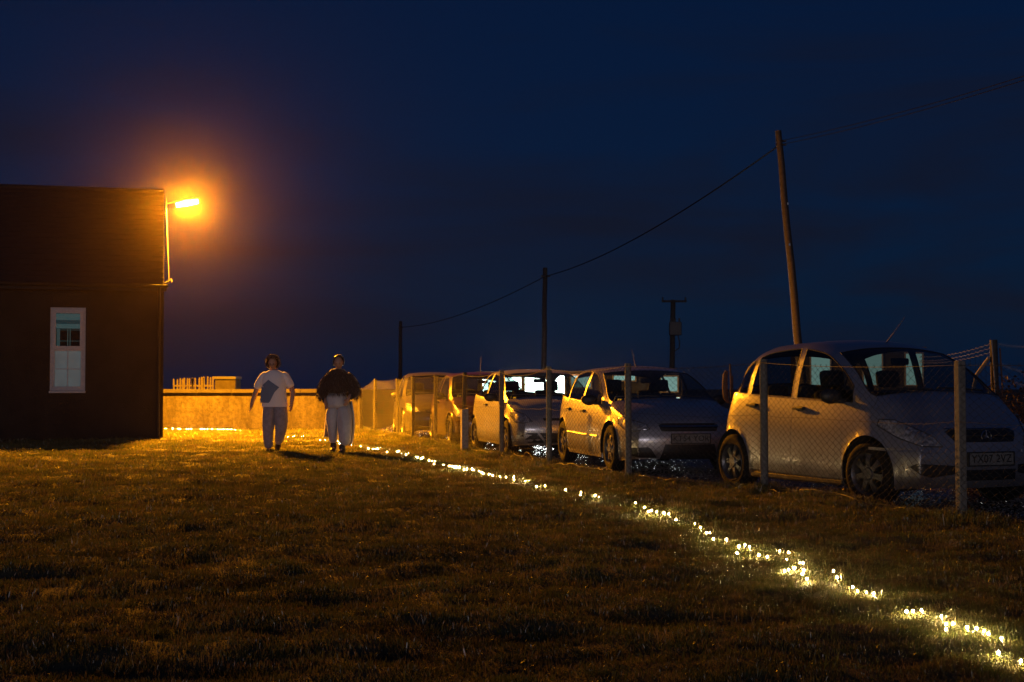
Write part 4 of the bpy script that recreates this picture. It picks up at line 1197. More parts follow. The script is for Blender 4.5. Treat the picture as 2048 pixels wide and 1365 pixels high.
# nearest: tall short one-box hatchback
A = dict(L=3.84, W=1.764, phi=23, front_wheel=(3.47, 13.70), fo=.78, wb=2.568, rw=.312, bow=.22, wheel=Wg['a'], paint=PSil, steer=8,
    label='silver short tall hatchback, the nearest and rightmost parked car',
    plan=[(0, .70), (.12, .78), (.4, .83), (.8, .862), (1.5, .88), (2.8, .88), (3.3, .86), (3.65, .80), (3.84, .72)],
    zb=[(0, .66), (.15, .74), (.45, .86), (.80, .95), (1.2, .975), (2.2, 1.01), (3.0, 1.04), (3.5, 1.06), (3.84, .98)],
    wt=[(0, .90), (.6, .92), (.9, .93), (1.3, .88), (1.8, .80), (2.4, .775), (3.0, .78), (3.4, .82), (3.6, .87), (3.84, .92)],
    zwt=[(0, .68), (.15, .76), (.45, .885), (.78, .975), (.95, 1.06), (1.3, 1.30), (1.7, 1.45), (2.2, 1.50), (2.7, 1.475), (3.1, 1.395), (3.40, 1.25), (3.52, 1.13), (3.84, 1.0)],
    wr=[(0, .80), (.6, .84), (.78, .88), (1.2, .80), (1.8, .70), (2.6, .69), (3.2, .71), (3.5, .78), (3.84, .85)],
    zr=[(0, .69), (.15, .785), (.45, .92), (.72, 1.015), (.80, 1.04), (1.2, 1.305), (1.6, 1.475), (2.1, 1.555), (2.6, 1.545), (3.1, 1.465), (3.45, 1.31), (3.7, 1.10), (3.84, 1.02)],
    zt=[(0, .74), (.15, .845), (.45, .975), (.70, 1.055), (.76, 1.075), (1.1, 1.30), (1.45, 1.48), (1.65, 1.545), (2.1, 1.593), (2.6, 1.585), (3.1, 1.52), (3.45, 1.385), (3.7, 1.16), (3.84, 1.05)],
    nose=[(.15, .07), (.30, .01), (.48, 0), (.60, .03), (.72, .09), (.9, .2), (1.6, .3)], tail=[(.15, .08), (.45, 0), (.7, .04), (1.0, .14), (1.6, .3)],
    cuts=[.03, .68, .70, 1.05, 1.46, 2.06, 2.16, 1.18, 2.10, 2.98, 3.02, 3.08, 3.46, 3.50, 3.70],
    windscreen=(.70, 1.50), rear_window=(3.30, 3.70), windows=[(1.05, 2.06), (2.16, 2.98), (3.08, 3.50)],
    doors=[(1.18, 2.10, 'front_door'), (2.10, 3.02, 'rear_door')], handles=[(1.96, .915), (2.90, .94)], dash_z=.99, seat_x=1.62, mirror_x=1.22,
    aerial=(1.75, -.10, .40, R(140)), plate=('YX07 2VZ', 0, .47),
    patches=[('*headlight', [(.42, .585), (.60, .590), (.82, .665), (1.02, .775), (1.00, .835), (.86, .830), (.68, .760), (.50, .675)], M['lamp_glass'], 'front', .004),
             ('grille', [(-.34, .625), (.34, .625), (.42, .72), (.36, .742), (-.36, .742), (-.42, .72)], GL, 'front', .003),
             ('*air_intake', [(.36, .335), (.60, .30), (.70, .33), (.76, .40), (.72, .43), (.36, .41)], GL, 'front', .002),
             ('lower_grille', [(-.33, .27), (.33, .27), (.33, .37), (-.33, .37)], GL, 'front', .002),
             ('*bumper_moulding', [(.42, .525), (.80, .53), (.86, .545), (.86, .57), (.80, .565), (.42, .555)], PSil, 'front', .012),
             ('*tail_lamp', [(3.62, .80), (3.78, .80), (3.74, 1.10), (3.62, 1.20), (3.56, 1.05)], plain('tail_red', (.25, .02, .02), .15, coat=1), 'left', .004)],
    bowls=[(.80, .745, .052), (.63, .675, .040)],
    bars=[(-.40, .40, .752, M['chrome']), (-.36, .36, .685, M['dark'])], )
for k in ('plan', 'zb', 'wt', 'zwt', 'wr', 'zr', 'zt'): A[k] = [(a * .94, b + (max(0, b - .72) * .055 + (.03 if k in ('zt', 'zr') and .3 < a < 1.1 else 0) if k in ('zb', 'zwt', 'zr', 'zt') else 0)) for a, b in A[k]]
for k in ('L', 'fo', 'wb', 'seat_x', 'mirror_x'): A[k] *= .94
A['cuts'] = [.03] + [a * .94 for a in A['cuts'][1:]]; A['windscreen'] = tuple(a * .94 for a in A['windscreen']); A['rear_window'] = tuple(a * .94 for a in A['rear_window'])
A['windows'] = [(a * .94, b * .94) for a, b in A['windows']]; A['doors'] = [(a * .94, b * .94, n) for a, b, n in A['doors']]; A['handles'] = [(a * .94, b) for a, b in A['handles']]
A['badge'] = (.675, .058); A['aerial'] = (1.65, -.10, .40, R(140)); A['patches'][-1] = ('*tail_lamp', [(3.42, .80), (3.56, .80), (3.52, 1.10), (3.42, 1.20), (3.36, 1.05)], A['patches'][-1][2], 'left', .004)
car(A)
# second: silver five door hatchback
B = dict(L=4.249, W=1.753, phi=12, front_wheel=(1.40, 19.4), fo=.89, wb=2.614, rw=.318, bow=.20, wheel=Wg['b'], paint=PSil2, steer=0, sill_paint=True,
    label='silver five door hatchback with fogged windscreen, second nearest in the row',
    plan=[(0, .68), (.12, .76), (.4, .82), (.9, .86), (1.6, .876), (3.0, .876), (3.6, .85), (4.0, .79), (4.25, .72)],
    zb=[(0, .60), (.15, .68), (.5, .78), (1.1, .88), (1.5, .905), (2.5, .94), (3.3, .975), (3.9, 1.01), (4.25, .95)],
    wt=[(0, .90), (.9, .92), (1.3, .92), (1.8, .83), (2.3, .76), (3.0, .76), (3.5, .78), (3.85, .84), (4.25, .92)],
    zwt=[(0, .62), (.15, .70), (.5, .80), (1.15, .90), (1.35, .99), (1.7, 1.19), (2.1, 1.33), (2.6, 1.375), (3.1, 1.345), (3.5, 1.24), (3.72, 1.10), (4.25, .97)],
    wr=[(0, .80), (.9, .84), (1.15, .88), (1.6, .80), (2.2, .69), (3.0, .67), (3.5, .70), (3.9, .78), (4.25, .85)],
    zr=[(0, .64), (.15, .73), (.5, .84), (1.05, .945), (1.2, .98), (1.6, 1.19), (2.0, 1.35), (2.5, 1.42), (3.1, 1.40), (3.55, 1.32), (3.9, 1.14), (4.1, 1.02), (4.25, .98)],
    zt=[(0, .69), (.15, .785), (.5, .895), (1.05, .99), (1.14, 1.01), (1.5, 1.19), (1.9, 1.36), (2.1, 1.415), (2.5, 1.46), (3.0, 1.455), (3.5, 1.39), (3.9, 1.22), (4.12, 1.06), (4.25, 1.0)],
    nose=[(.15, .07), (.30, .01), (.45, 0), (.55, .02), (.66, .06), (.9, .2), (1.6, .3)], tail=[(.15, .08), (.45, 0), (.7, .04), (1.0, .14), (1.6, .3)],
    cuts=[.03, 1.06, 1.08, 1.42, 1.98, 2.36, 2.44, 1.36, 2.40, 3.16, 3.22, 3.28, 3.68, 3.72, 3.6, 4.05],
    windscreen=(1.08, 1.96), rear_window=(3.62, 4.08), windows=[(1.42, 2.36), (2.44, 3.20), (3.28, 3.68)],
    doors=[(1.36, 2.40, 'front_door'), (2.40, 3.22, 'rear_door')], handles=[(2.24, .80), (3.08, .82)], dash_z=.93, seat_x=1.98, mirror_x=1.52,
    aerial=(2.45, 0, .34, R(50)), plate=('KT54 YOR', 0, .47), mould=(.46, .48, 1.42, 3.10), mirror_paint=False,
    patches=[('*headlight', [(.46, .590), (.66, .565), (.86, .590), (1.00, .66), (1.02, .74), (.90, .750), (.70, .70), (.52, .655)], M['lamp_glass'], 'front', .004),
             ('grille', [(-.38, .565), (.38, .565), (.42, .67), (-.42, .67)], GL, 'front', .003),
             ('*air_intake', [(.44, .22), (.66, .22), (.76, .25), (.80, .34), (.56, .36), (.52, .34)], GL, 'front', .002),
             ('lower_grille', [(-.40, .20), (.40, .20), (.34, .395), (-.34, .395)], GL, 'front', .002),
             ('*tail_lamp', [(3.98, .80), (4.18, .80), (4.14, 1.05), (4.0, 1.10)], M['lamp_glass'], 'left', .004)],
    bowls=[(.84, .665, .055), (.66, .63, .045)],
    bars=[(-.40, .40, .628, M['chrome']), (-.38, .38, .59, M['dark'])], bar_r=.013)
car(B)
# third: small pale three door
Cc = dict(L=3.92, W=1.70, phi=13.5, front_wheel=(-.04, 23.9), fo=.78, wb=2.49, rw=.300, bow=.20, wheel=Wg['c'], paint=PGrey, steer=0, sill_paint=True,
    label='pale rounded hatchback with bright light showing through its windscreen, third nearest',
    plan=[(0, .66), (.12, .74), (.4, .80), (.8, .835), (1.5, .85), (2.8, .85), (3.3, .83), (3.7, .77), (3.92, .70)],
    zb=[(0, .58), (.15, .67), (.45, .78), (.95, .88), (1.4, .915), (2.4, .955), (3.0, .985), (3.6, 1.01), (3.92, .94)],
    wt=[(0, .90), (.8, .92), (1.1, .92), (1.6, .83), (2.1, .76), (2.7, .76), (3.2, .79), (3.5, .85), (3.92, .92)],
    zwt=[(0, .60), (.15, .69), (.45, .80), (1.0, .90), (1.2, 1.00), (1.55, 1.22), (1.95, 1.35), (2.4, 1.385), (2.8, 1.34), (3.15, 1.21), (3.36, 1.06), (3.92, .96)],
    wr=[(0, .80), (.8, .84), (1.0, .88), (1.4, .80), (2.0, .69), (2.7, .67), (3.2, .70), (3.6, .78), (3.92, .85)],
    zr=[(0, .62), (.15, .72), (.45, .84), (.9, .94), (1.0, .97), (1.4, 1.20), (1.8, 1.37), (2.3, 1.43), (2.8, 1.41), (3.25, 1.31), (3.6, 1.12), (3.8, 1.0), (3.92, .97)],
    zt=[(0, .67), (.15, .775), (.45, .90), (.9, .99), (.98, 1.01), (1.3, 1.20), (1.7, 1.385), (1.9, 1.43), (2.3, 1.47), (2.8, 1.46), (3.2, 1.38), (3.6, 1.19), (3.8, 1.03), (3.92, .99)],
    nose=[(.15, .07), (.30, .01), (.45, 0), (.55, .02), (.66, .07), (.9, .2), (1.6, .3)], tail=[(.15, .08), (.45, 0), (.7, .04), (1.0, .14), (1.6, .3)],
    cuts=[.03, .90, .92, 1.25, 1.78, 2.30, 2.38, 1.22, 2.44, 3.30, 3.36, 3.28, 3.74],
    windscreen=(.92, 1.76), rear_window=(3.30, 3.74), windows=[(1.25, 2.30), (2.38, 3.28)],
    doors=[(1.22, 2.44, 'front_door')], handles=[(2.26, .84)], dash_z=.93, seat_x=1.80, mirror_x=1.38,
    aerial=None, plate=None,
    patches=[('*headlight', [(.46, .585), (.62, .555), (.80, .575), (.96, .68), (.97, .76), (.84, .755), (.64, .70)], M['lamp_glass'], 'front', .004),
             ('grille', [(-.34, .60), (.34, .60), (.36, .64), (-.36, .64)], GL, 'front', .003),
             ('lower_grille', [(-.60, .24), (.60, .24), (.70, .36), (.60, .40), (-.60, .40), (-.70, .36)], GL, 'front', .002),
             ('*grille_strut', [(.30, .24), (.34, .24), (.46, .40), (.42, .40)], PGrey, 'front', .008),
             ('*tail_lamp', [(3.68, .78), (3.86, .78), (3.80, 1.02), (3.70, 1.06)], M['lamp_glass'], 'left', .004)],
    bowls=[(.76, .66, .060)])
car(Cc)
# fourth: dark red hatchback mostly hidden
import copy as _c
D4 = dict(Cc); D4.update(front_wheel=(-1.16, 28.2), phi=11.5, paint=PRed, wheel=Wg['d'], aerial=(1.95, 0, .36, R(105)),
    label='dark red hatchback between the pale hatchback and the grey one', steer=0)
car(D4)
# fifth: bigger grey-beige hatchback
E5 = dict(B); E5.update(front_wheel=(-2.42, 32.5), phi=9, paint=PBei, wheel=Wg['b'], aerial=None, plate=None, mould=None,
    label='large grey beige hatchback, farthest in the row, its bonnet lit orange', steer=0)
for k in ('zt', 'zr', 'zwt'): E5[k] = [(a, b * (1 + .04 * min(1, max(0, (b - .9) / .5)))) for a, b in B[k]]
E5['patches'] = [('*headlight', [(.44, .60), (.66, .585), (.86, .62), (1.02, .72), (1.02, .80), (.86, .78), (.60, .70)], M['lamp_glass'], 'front', .004),
             ('grille', [(-.38, .585), (.38, .585), (.42, .66), (-.42, .66)], GL, 'front', .003),
             ('lower_grille', [(-.62, .26), (.62, .26), (.70, .40), (.60, .43), (-.60, .43), (-.70, .40)], GL, 'front', .002)]
E5['bars'] = [(-.55, .55, .285, M['chrome']), (-.40, .40, .62, M['chrome'])]; E5['bar_r'] = .012
car(E5)

# ------------------------------------------------------------------ rusty posts, barbed wire fence and scrub on the right
rp_ = empty('rusty_post', (at(1457, 800, 18.0).x, 18.0, 0), 0, 'rusty pipe post with a flat plate standing between the two nearest silver cars', 'post')
def rr_(p): return Vector(p) - rp_.location
tube('pipe', [rr_((at(1460, 728, 18).x - .0, 18, at(0, 728, 18).z)), rr_((at(1462, 760, 18).x, 18, at(0, 760, 18).z)), rr_((at(1464, 800, 18).x, 18, -.1))], .013, M['rust'], rp_)
tube('pipe', [rr_((at(1465, 752, 18).x, 18.05, at(0, 752, 18).z)), rr_((at(1465, 800, 18).x, 18.05, -.1))], .016, M['rust'], rp_)
pl = [rr_((at(1451, y, 18).x + dx, 18.02, at(0, y, 18).z)) for y, dx in ((742, .02), (750, 0), (775, -.005), (795, .005), (804, .03), (806, .06), (806, .09))]
tube('bent_bar', pl, [.02, .032, .036, .034, .022, .015, .012], M['rust'], rp_)
bf = empty('barbed_wire_fence', (at(1985, 780, 17).x, 17, 0), 0, 'barbed wire fence with two stout dark timber posts at the right edge', 'fence')
def bb(p): return Vector(p) - bf.location
for (pxa, pya, pxb, r_) in ((1987, 680, 1990, .045), (2002.5, 693, 2006, .040)):
    tube('post', [bb((at(pxa, pya, 17).x, 17 + (.25 if pxa > 2000 else 0), at(0, pya, 17).z)), bb((at(pxb, 790, 17).x, 17 + (.25 if pxa > 2000 else 0), .9)), bb((at(pxb, 790, 17).x, 17, -.2))], r_, M['wood'], bf, n=10)
tube('stay', [bb((at(1979, 681, 17).x, 16.93, at(0, 681, 17).z)), bb((at(1984, 766, 17).x, 16.9, at(0, 766, 17).z)), bb((at(1986, 800, 17).x, 16.9, -.1))], .010, M['pale_wood'], bf)
tube('stay', [bb((at(1994, 697, 17).x, 16.9, at(0, 697, 17).z)), bb((at(1999, 776, 17).x, 16.9, at(0, 776, 17).z)), bb((at(2000, 800, 17).x, 16.9, -.1))], .010, M['rust'], bf)
tube('prop', [bb((at(1978, 716, 17).x, 17, at(0, 716, 17).z)), bb((at(1969, 750, 17).x, 17.3, at(0, 750, 17).z)), bb((at(1955, 850, 17).x, 17.9, -.1))], .022, M['pale_wood'], bf)
WLb = plain('bright_barbed_wire', (.62, .62, .64), .3, metal=.7)
def barbed(pa, pb, sag, r_=.0045):
    pl = []; n = 60
    for i in range(n + 1):
        t = i / n; p = Vector(pa).lerp(Vector(pb), t) - Vector((0, 0, sag * 4 * t * (1 - t))); p += Vector((0, 0, .008 * math.sin(i * 2.1))); pl.append(bb(p))
    vs_, fs_ = tube_data(pl, r_, 4)
    for i in range(2, n, 2):
        q = pl[i]
        for a in (0.6, 2.2): tube_data([q - Vector((.01, 0, math.sin(a) * .022)), q + Vector((.012, .01, math.sin(a) * .022))], .003, 3, True, vs_, fs_)
    from_data('barbed_wire', vs_, fs_, WLb, bf)
for (yp, yq, yr) in ((688, 702, 689), (696, 710, 730), (705, 716, 752)):
    ta = at(1982, yp, 17.0); tb = at(1905, yq, 20.0); tb = ta + (tb - ta) * 2.2
    barbed(ta, tb, .05)
    tc_ = at(2048, yr, 16.6); tc_ = ta + (tc_ - ta) * 1.6; barbed(at(1996, yp if yp == 688 else yr - 4, 17.0), tc_, .03)
for k in range(5):
    x = 1930 + k * 10; Yk = 19.0 - k * .35
    vs_, fs_ = tube_data([bb(at(x, 714 - k * 1.5, Yk)), bb(at(x + 2, 745, Yk)), bb(at(x + 3, 800, Yk))], .002, 4); from_data('dropper', vs_, fs_, M['galv'], bf)
br = empty('bramble_heap', (at(2075, 800, 16.2).x, 16.2, 0), 0, 'reddish brown tangle of dead bramble behind the fence at the right edge', 'bush')
vs_, fs_ = [], []
for k in range(420):
    a = random.uniform(0, 6.283); r_ = .75 * math.sqrt(random.random()); b = Vector((r_ * math.cos(a) * 1.2, r_ * math.sin(a), 0))
    top = 1.35 * (1 - .55 * (r_ / .75) ** 2) * random.uniform(.5, 1.0); d = Vector((random.uniform(-.45, .45), random.uniform(-.45, .45), top))
    tube_data([b, b + d * .5 + Vector((0, 0, .08)), b + d * .85 + Vector((random.uniform(-.1, .1), 0, .05)), b + d + Vector((random.uniform(-.2, .2), random.uniform(-.2, .2), -.08))], [.006, .005, .004, .002], 3, False, vs_, fs_)
o = from_data('stem', vs_, fs_, plain('dead_bramble', (.12, .05, .025), .85, var=.4), br); o['kind'] = 'stuff'
vs_, fs_ = [], []
for k in range(2600):
    a = random.uniform(0, 6.283); r_ = .85 * math.sqrt(random.random()); z = random.uniform(.1, 1.35 * (1 - .5 * (r_ / .85) ** 2)); c = Vector((r_ * math.cos(a) * 1.2, r_ * math.sin(a), z))
    q = Vector((random.gauss(0, 1), random.gauss(0, 1), random.gauss(0, 1))).normalized(); w = q.cross(Vector((.3, .2, .9))).normalized() * .018; b = len(vs_)
    vs_ += [c - q * .03, c + w, c + q * .03, c - w]; fs_.append((b, b + 1, b + 2, b + 3))
o = from_data('foliage', vs_, fs_, plain('dead_bramble_leaf', (.09, .035, .018), .8, var=.5), br); o['kind'] = 'stuff'

# ------------------------------------------------------------------ the two women
SKIN = plain('skin', (.42, .24, .17), .55, var=.12, vscale=30)
def skin_body(name, J, E, mat, parent, root='pelvis', sub=1):
    names = list(J); idx = {n: i for i, n in enumerate(names)}
    me = bpy.data.meshes.new(name); me.from_pydata([J[n][0] for n in names], [(idx[a], idx[b]) for a, b in E], []); me.update()
    o = bpy.data.objects.new(name, me); C.objects.link(o)
    o.modifiers.new('skin', 'SKIN').use_smooth_shade = True
    for i, n in enumerate(names):
        r_ = J[n][1]; sv = me.skin_vertices[0].data[i]; sv.radius = (r_, r_) if not isinstance(r_, tuple) else r_; sv.use_root = (n == root)
    s_ = o.modifiers.new('sub', 'SUBSURF'); s_.levels = sub + 1; s_.render_levels = sub + 1
    dg = bpy.context.evaluated_depsgraph_get(); m2 = bpy.data.meshes.new_from_object(o.evaluated_get(dg)); bpy.data.objects.remove(o)
    m2.name = name; m2.materials.clear(); m2.materials.append(mat); m2.polygons.foreach_set('use_smooth', [True] * len(m2.polygons))
    return mesh_obj(name, m2, None, parent)
def loft(name, rings, mat, parent, n=28, folds=0.0, seed=0, fk=5, cap=True, thick=.004):
    """rings: (cx,cy,cz,rx,ry[,tilt]); folds deepen towards the end"""
    vs = []; fs = []
    for i, rg in enumerate(rings):
        cx, cy, cz, rx, ry = rg[:5]; t = i / (len(rings) - 1)
        for k in range(n):
            a = 2 * math.pi * k / n
            w = 1 + folds * (.35 + .65 * t) * (math.sin(a * fk + seed + t * 1.2) * .6 + noise.noise(Vector((math.cos(a) * 2, math.sin(a) * 2, t * 2.5 + seed))) * .9)
            dz = rg[5] * math.cos(a) if len(rg) > 5 else 0
            vs.append((cx + rx * w * math.cos(a), cy + ry * w * math.sin(a), cz + dz))
    for i in range(len(rings) - 1):
        for k in range(n):
            k2 = (k + 1) % n; fs.append((i * n + k, i * n + k2, (i + 1) * n + k2, (i + 1) * n + k))
    if cap:
        fs.append(tuple(range(n))[::-1]); fs.append(tuple((len(rings) - 1) * n + k for k in range(n)))
    o = from_data(name, vs, fs, mat, parent, smooth=True)
    s_ = o.modifiers.new('sub', 'SUBSURF'); s_.levels = 1; s_.render_levels = 1
    return o
def limb(name, pts, rs, mat, parent, n=18, folds=.05, seed=0):
    vs, fs = [], []
    P_ = [Vector(p) for p in pts]
    for i, p in enumerate(P_):
        t = (P_[min(i + 1, len(P_) - 1)] - P_[max(i - 1, 0)]).normalized(); a = t.cross(Vector((0, 1, 0))).normalized(); b = a.cross(t)
        r_ = rs[i] if isinstance(rs[i], tuple) else (rs[i], rs[i])
        for k in range(n):
            an = 2 * math.pi * k / n; w = 1 + folds * noise.noise(Vector((math.cos(an) * 2, math.sin(an) * 2, i * .9 + seed)))
            vs.append(p + a * math.cos(an) * r_[0] * w + b * math.sin(an) * r_[1] * w)
    for i in range(len(P_) - 1):
        for k in range(n): fs.append((i * n + k, i * n + (k + 1) % n, (i + 1) * n + (k + 1) % n, (i + 1) * n + k))
    fs.append(tuple(range(n))[::-1]); fs.append(tuple((len(P_) - 1) * n + k for k in range(n)))
    o = from_data(name, vs, fs, mat, parent, smooth=True); s_ = o.modifiers.new('sub', 'SUBSURF'); s_.levels = 1; s_.render_levels = 1
    return o
def hand_nodes(J, E, key, wrist, d, side, curl=.5):
    """wrist Vector, d = direction of the hand, side = direction from little finger to thumb"""
    d = d.normalized(); side = (side - d * side.dot(d)).normalized(); nr = d.cross(side)
    J[key + 'palm'] = (wrist + d * .045, (.036, .020)); E.append((key + 'wrist', key + 'palm'))
    for i, (o_, l) in enumerate(((.028, .070), (.010, .078), (-.010, .072), (-.028, .056))):
        k0 = wrist + d * .082 + side * o_; k1 = k0 + d * l * .5 + nr * l * .12 * curl; k2 = k1 + d * l * .42 + nr * l * .35 * curl
        J[f'{key}f{i}a'] = (k0, .0105); J[f'{key}f{i}b'] = (k1, .009); J[f'{key}f{i}c'] = (k2, .0075)
        E += [(key + 'palm', f'{key}f{i}a'), (f'{key}f{i}a', f'{key}f{i}b'), (f'{key}f{i}b', f'{key}f{i}c')]
    t0 = wrist + d * .035 + side * .035; t1 = t0 + d * .03 + side * .018 + nr * .01; t2 = t1 + d * .028 + nr * .012
    J[key + 'ta'] = (t0, .012); J[key + 'tb'] = (t1, .011); J[key + 'tc'] = (t2, .0085)
    E += [(key + 'palm', key + 'ta'), (key + 'ta', key + 'tb'), (key + 'tb', key + 'tc')]
def head(parent, ctr, tilt, mat, w=.070, h=.105):
    """face mesh with brow, nose, lips, chin and ears; looks towards -y"""
    bm = bmesh.new(); bmesh.ops.create_uvsphere(bm, u_segments=32, v_segments=24, radius=1)
    for v in bm.verts:
        x, y, z = v.co
        X, Y, Z = x * w * (1 - .16 * max(0, -z) ** 1.3), y * .088, z * h
        if y < 0:
            f = -y
            Y -= .020 * math.exp(-((x / .17) ** 2)) * math.exp(-((z + .12) / .17) ** 2) * f       # nose
            Y -= .006 * math.exp(-((z - .22) / .10) ** 2) * f                                      # brow
            for s_ in (-1, 1): Y += .012 * math.exp(-(((x - s_ * .36) / .17) ** 2)) * math.exp(-((z - .06) / .10) ** 2)
            Y -= .006 * math.exp(-((x / .26) ** 2)) * math.exp(-((z + .46) / .09) ** 2) * f        # mouth
            Y += .004 * math.exp(-((x / .30) ** 2)) * math.exp(-((z + .46) / .022) ** 2)
            Y -= .010 * math.exp(-((x / .30) ** 2)) * math.exp(-((z + .82) / .16) ** 2)            # chin
        for s_ in (-1, 1):
            if s_ * x > .8 and abs(z) < .3: X += s_ * .014 * math.exp(-((y - .1) / .15) ** 2) * math.exp(-(z / .22) ** 2)
        v.co = Vector((X, Y, Z))
    bmesh.ops.transform(bm, matrix=Matrix.Translation(ctr) @ Matrix.Rotation(tilt, 4, 'X'), verts=bm.verts)
    o = from_bm('head', bm, mat, parent); o.data.polygons.foreach_set('use_smooth', [True] * len(o.data.polygons)); return o
def face_bits(hd_, ctr, tilt):
    T = Matrix.Translation(ctr) @ Matrix.Rotation(tilt, 4, 'X')
    for s_ in (-1, 1):
        bm = bmesh.new(); bmesh.ops.create_uvsphere(bm, u_segments=10, v_segments=8, radius=.0105)
        bmesh.ops.transform(bm, matrix=T @ Matrix.Translation((s_ * .026, -.069, .006)), verts=bm.verts)
        from_bm('eye', bm, plain('eye', (.06, .05, .045), .2), hd_)
        from_bm('eyebrow', box_bm(bmesh.new(), T @ Vector((s_ * .027, -.087, .026)), (.028, .005, .005)), M['hair'], hd_)
    bm = bmesh.new(); box_bm(bm, (0, 0, 0), (.040, .008, .009), bev=.003)
    bmesh.ops.transform(bm, matrix=T @ Matrix.Translation((0, -.085, -.048)), verts=bm.verts); from_bm('lips', bm, plain('lips', (.30, .10, .09), .45), hd_)
def strands(name, base_fn, n, mat, parent, w=.0035):
    vs, fs = [], []
    for k in range(n):
        p, d, l = base_fn(k); q = len(vs); sd_ = d.cross(Vector((random.gauss(0, 1), random.gauss(0, 1), .3))).normalized() * w
        m_ = p + d * l * .55 + Vector((0, 0, -.10 * l)); e_ = p + d * l + Vector((0, 0, -.35 * l))
        vs += [p - sd_, p + sd_, m_ + sd_ * .7, m_ - sd_ * .7, e_]; fs += [(q, q + 1, q + 2, q + 3), (q + 3, q + 2, q + 4)]
    return from_data(name, vs, fs, mat, parent)
M['hair'] = plain('brown_hair', (.055, .028, .014), .45, var=.4, vscale=40)
M['shirt'] = plain('pale_cotton', (.78, .76, .77), .9, bump=.3, bscale=40)
M['patch'] = plain('slate_blue_patch', (.13, .19, .29), .9, bump=.2, bscale=60)
M['trouser'] = plain('mauve_grey_trousers', (.30, .28, .33), .9, var=.25, vscale=14, bump=.4, bscale=25)
M['shoe'] = plain('dark_shoe', (.02, .018, .018), .55)
M['fur'] = plain('brown_fur', (.055, .030, .020), .85, var=.5, vscale=30)
M['cream'] = plain('cream_satin', (.52, .49, .50), .55, var=.12, vscale=8, bump=.4, bscale=14)
M['coat'] = plain('tan_coat_tail', (.26, .20, .15), .8, var=.2)
M['glove'] = plain('dark_sleeve', (.03, .024, .022), .7)
for k_, (sw, sr) in {'hair': (.9, .35), 'shirt': (.8, .4), 'fur': (.9, .4), 'cream': (.8, .4), 'trouser': (.5, .4), 'coat': (.6, .4), 'patch': (.5, .4)}.items():
    pb_ = [n for n in M[k_].node_tree.nodes if n.type == 'BSDF_PRINCIPLED'][0]; pb_.inputs['Sheen Weight'].default_value = sw; pb_.inputs['Sheen Roughness'].default_value = sr
PY = 24.5
def hx(px): return at(px, 850, PY).x
def hz(py): return at(548, py, PY).z
# ---- first woman: short curly hair, pale T-shirt with a slate blue patch
pA = empty('person', (hx(546), PY, lawn_h(hx(546), PY) - .005), 0, 'woman with short curly hair in pale t-shirt with blue patch and grey trousers', 'person', None)
ox, oy, oz = pA.location
def q(px, py, dy=0.0): return Vector((hx(px) - ox, dy, hz(py) - oz))
J = {'pelvis': (q(549, 812), .115), 'waist': (q(549, 790), .105), 'chest': (q(548, 762), .125), 'neckb': (q(547, 746), .065), 'neck': (q(546, 738, -.01), .050), 'skull': (q(545.5, 731, -.03), .055),
     'rsh': (q(526, 750), .055), 'rel': (q(510.5, 784, .03), .050), 'rwrist': (q(504.5, 807, -.05), .034),
     'lsh': (q(570, 750), .055), 'lel': (q(584.5, 784, .06), .050), 'lwrist': (q(583, 806, .0), .034),
     'rhip': (q(539, 822), .095), 'rkn': (q(537, 862, -.06), .060), 'rank': (q(539.5, 896, -.02), .034), 'rfoot': (q(538.5, 902, -.16), .024),
     'lhip': (q(560, 822), .095), 'lkn': (q(561, 862, -.02), .060), 'lank': (q(552, 890, .18), .034), 'lfoot': (q(552.5, 899, .10), .024)}
E = [('pelvis', 'waist'), ('waist', 'chest'), ('chest', 'neckb'), ('neckb', 'neck'), ('neck', 'skull'), ('chest', 'rsh'), ('rsh', 'rel'), ('rel', 'rwrist'), ('chest', 'lsh'), ('lsh', 'lel'), ('lel', 'lwrist'),
     ('pelvis', 'rhip'), ('rhip', 'rkn'), ('rkn', 'rank'), ('rank', 'rfoot'), ('pelvis', 'lhip'), ('lhip', 'lkn'), ('lkn', 'lank'), ('lank', 'lfoot')]
hand_nodes(J, E, 'r', J['rwrist'][0], Vector((-.12, -.15, -1)), Vector((.3, -1, 0)), .9)
hand_nodes(J, E, 'l', J['lwrist'][0], Vector((-.02, -.10, -1)), Vector((-.3, -1, 0)), .7)
skin_body('body', J, E, SKIN, pA)
hc = q(545.5, 727.5, -.045); hdA = head(pA, hc, R(20), SKIN, w=.073); face_bits(hdA, hc, R(20))
Tm = Matrix.Translation(hc) @ Matrix.Rotation(R(20), 4, 'X')
vs_, fs_ = [], []
for s_ in (-1, 1): tube_data([Tm @ Vector((s_ * .030 + .024 * math.cos(a), -.092, .004 + .019 * math.sin(a))) for a in [2 * math.pi * k / 14 for k in range(15)]], .0028, 5, False, vs_, fs_)
tube_data([Tm @ Vector((-.008, -.096, .008)), Tm @ Vector((.008, -.096, .008))], .0025, 5, True, vs_, fs_)
for s_ in (-1, 1): tube_data([Tm @ Vector((s_ * .054, -.090, .008)), Tm @ Vector((s_ * .078, .0, .012))], .0025, 5, True, vs_, fs_)
from_data('glasses', vs_, fs_, M['black'], hdA)
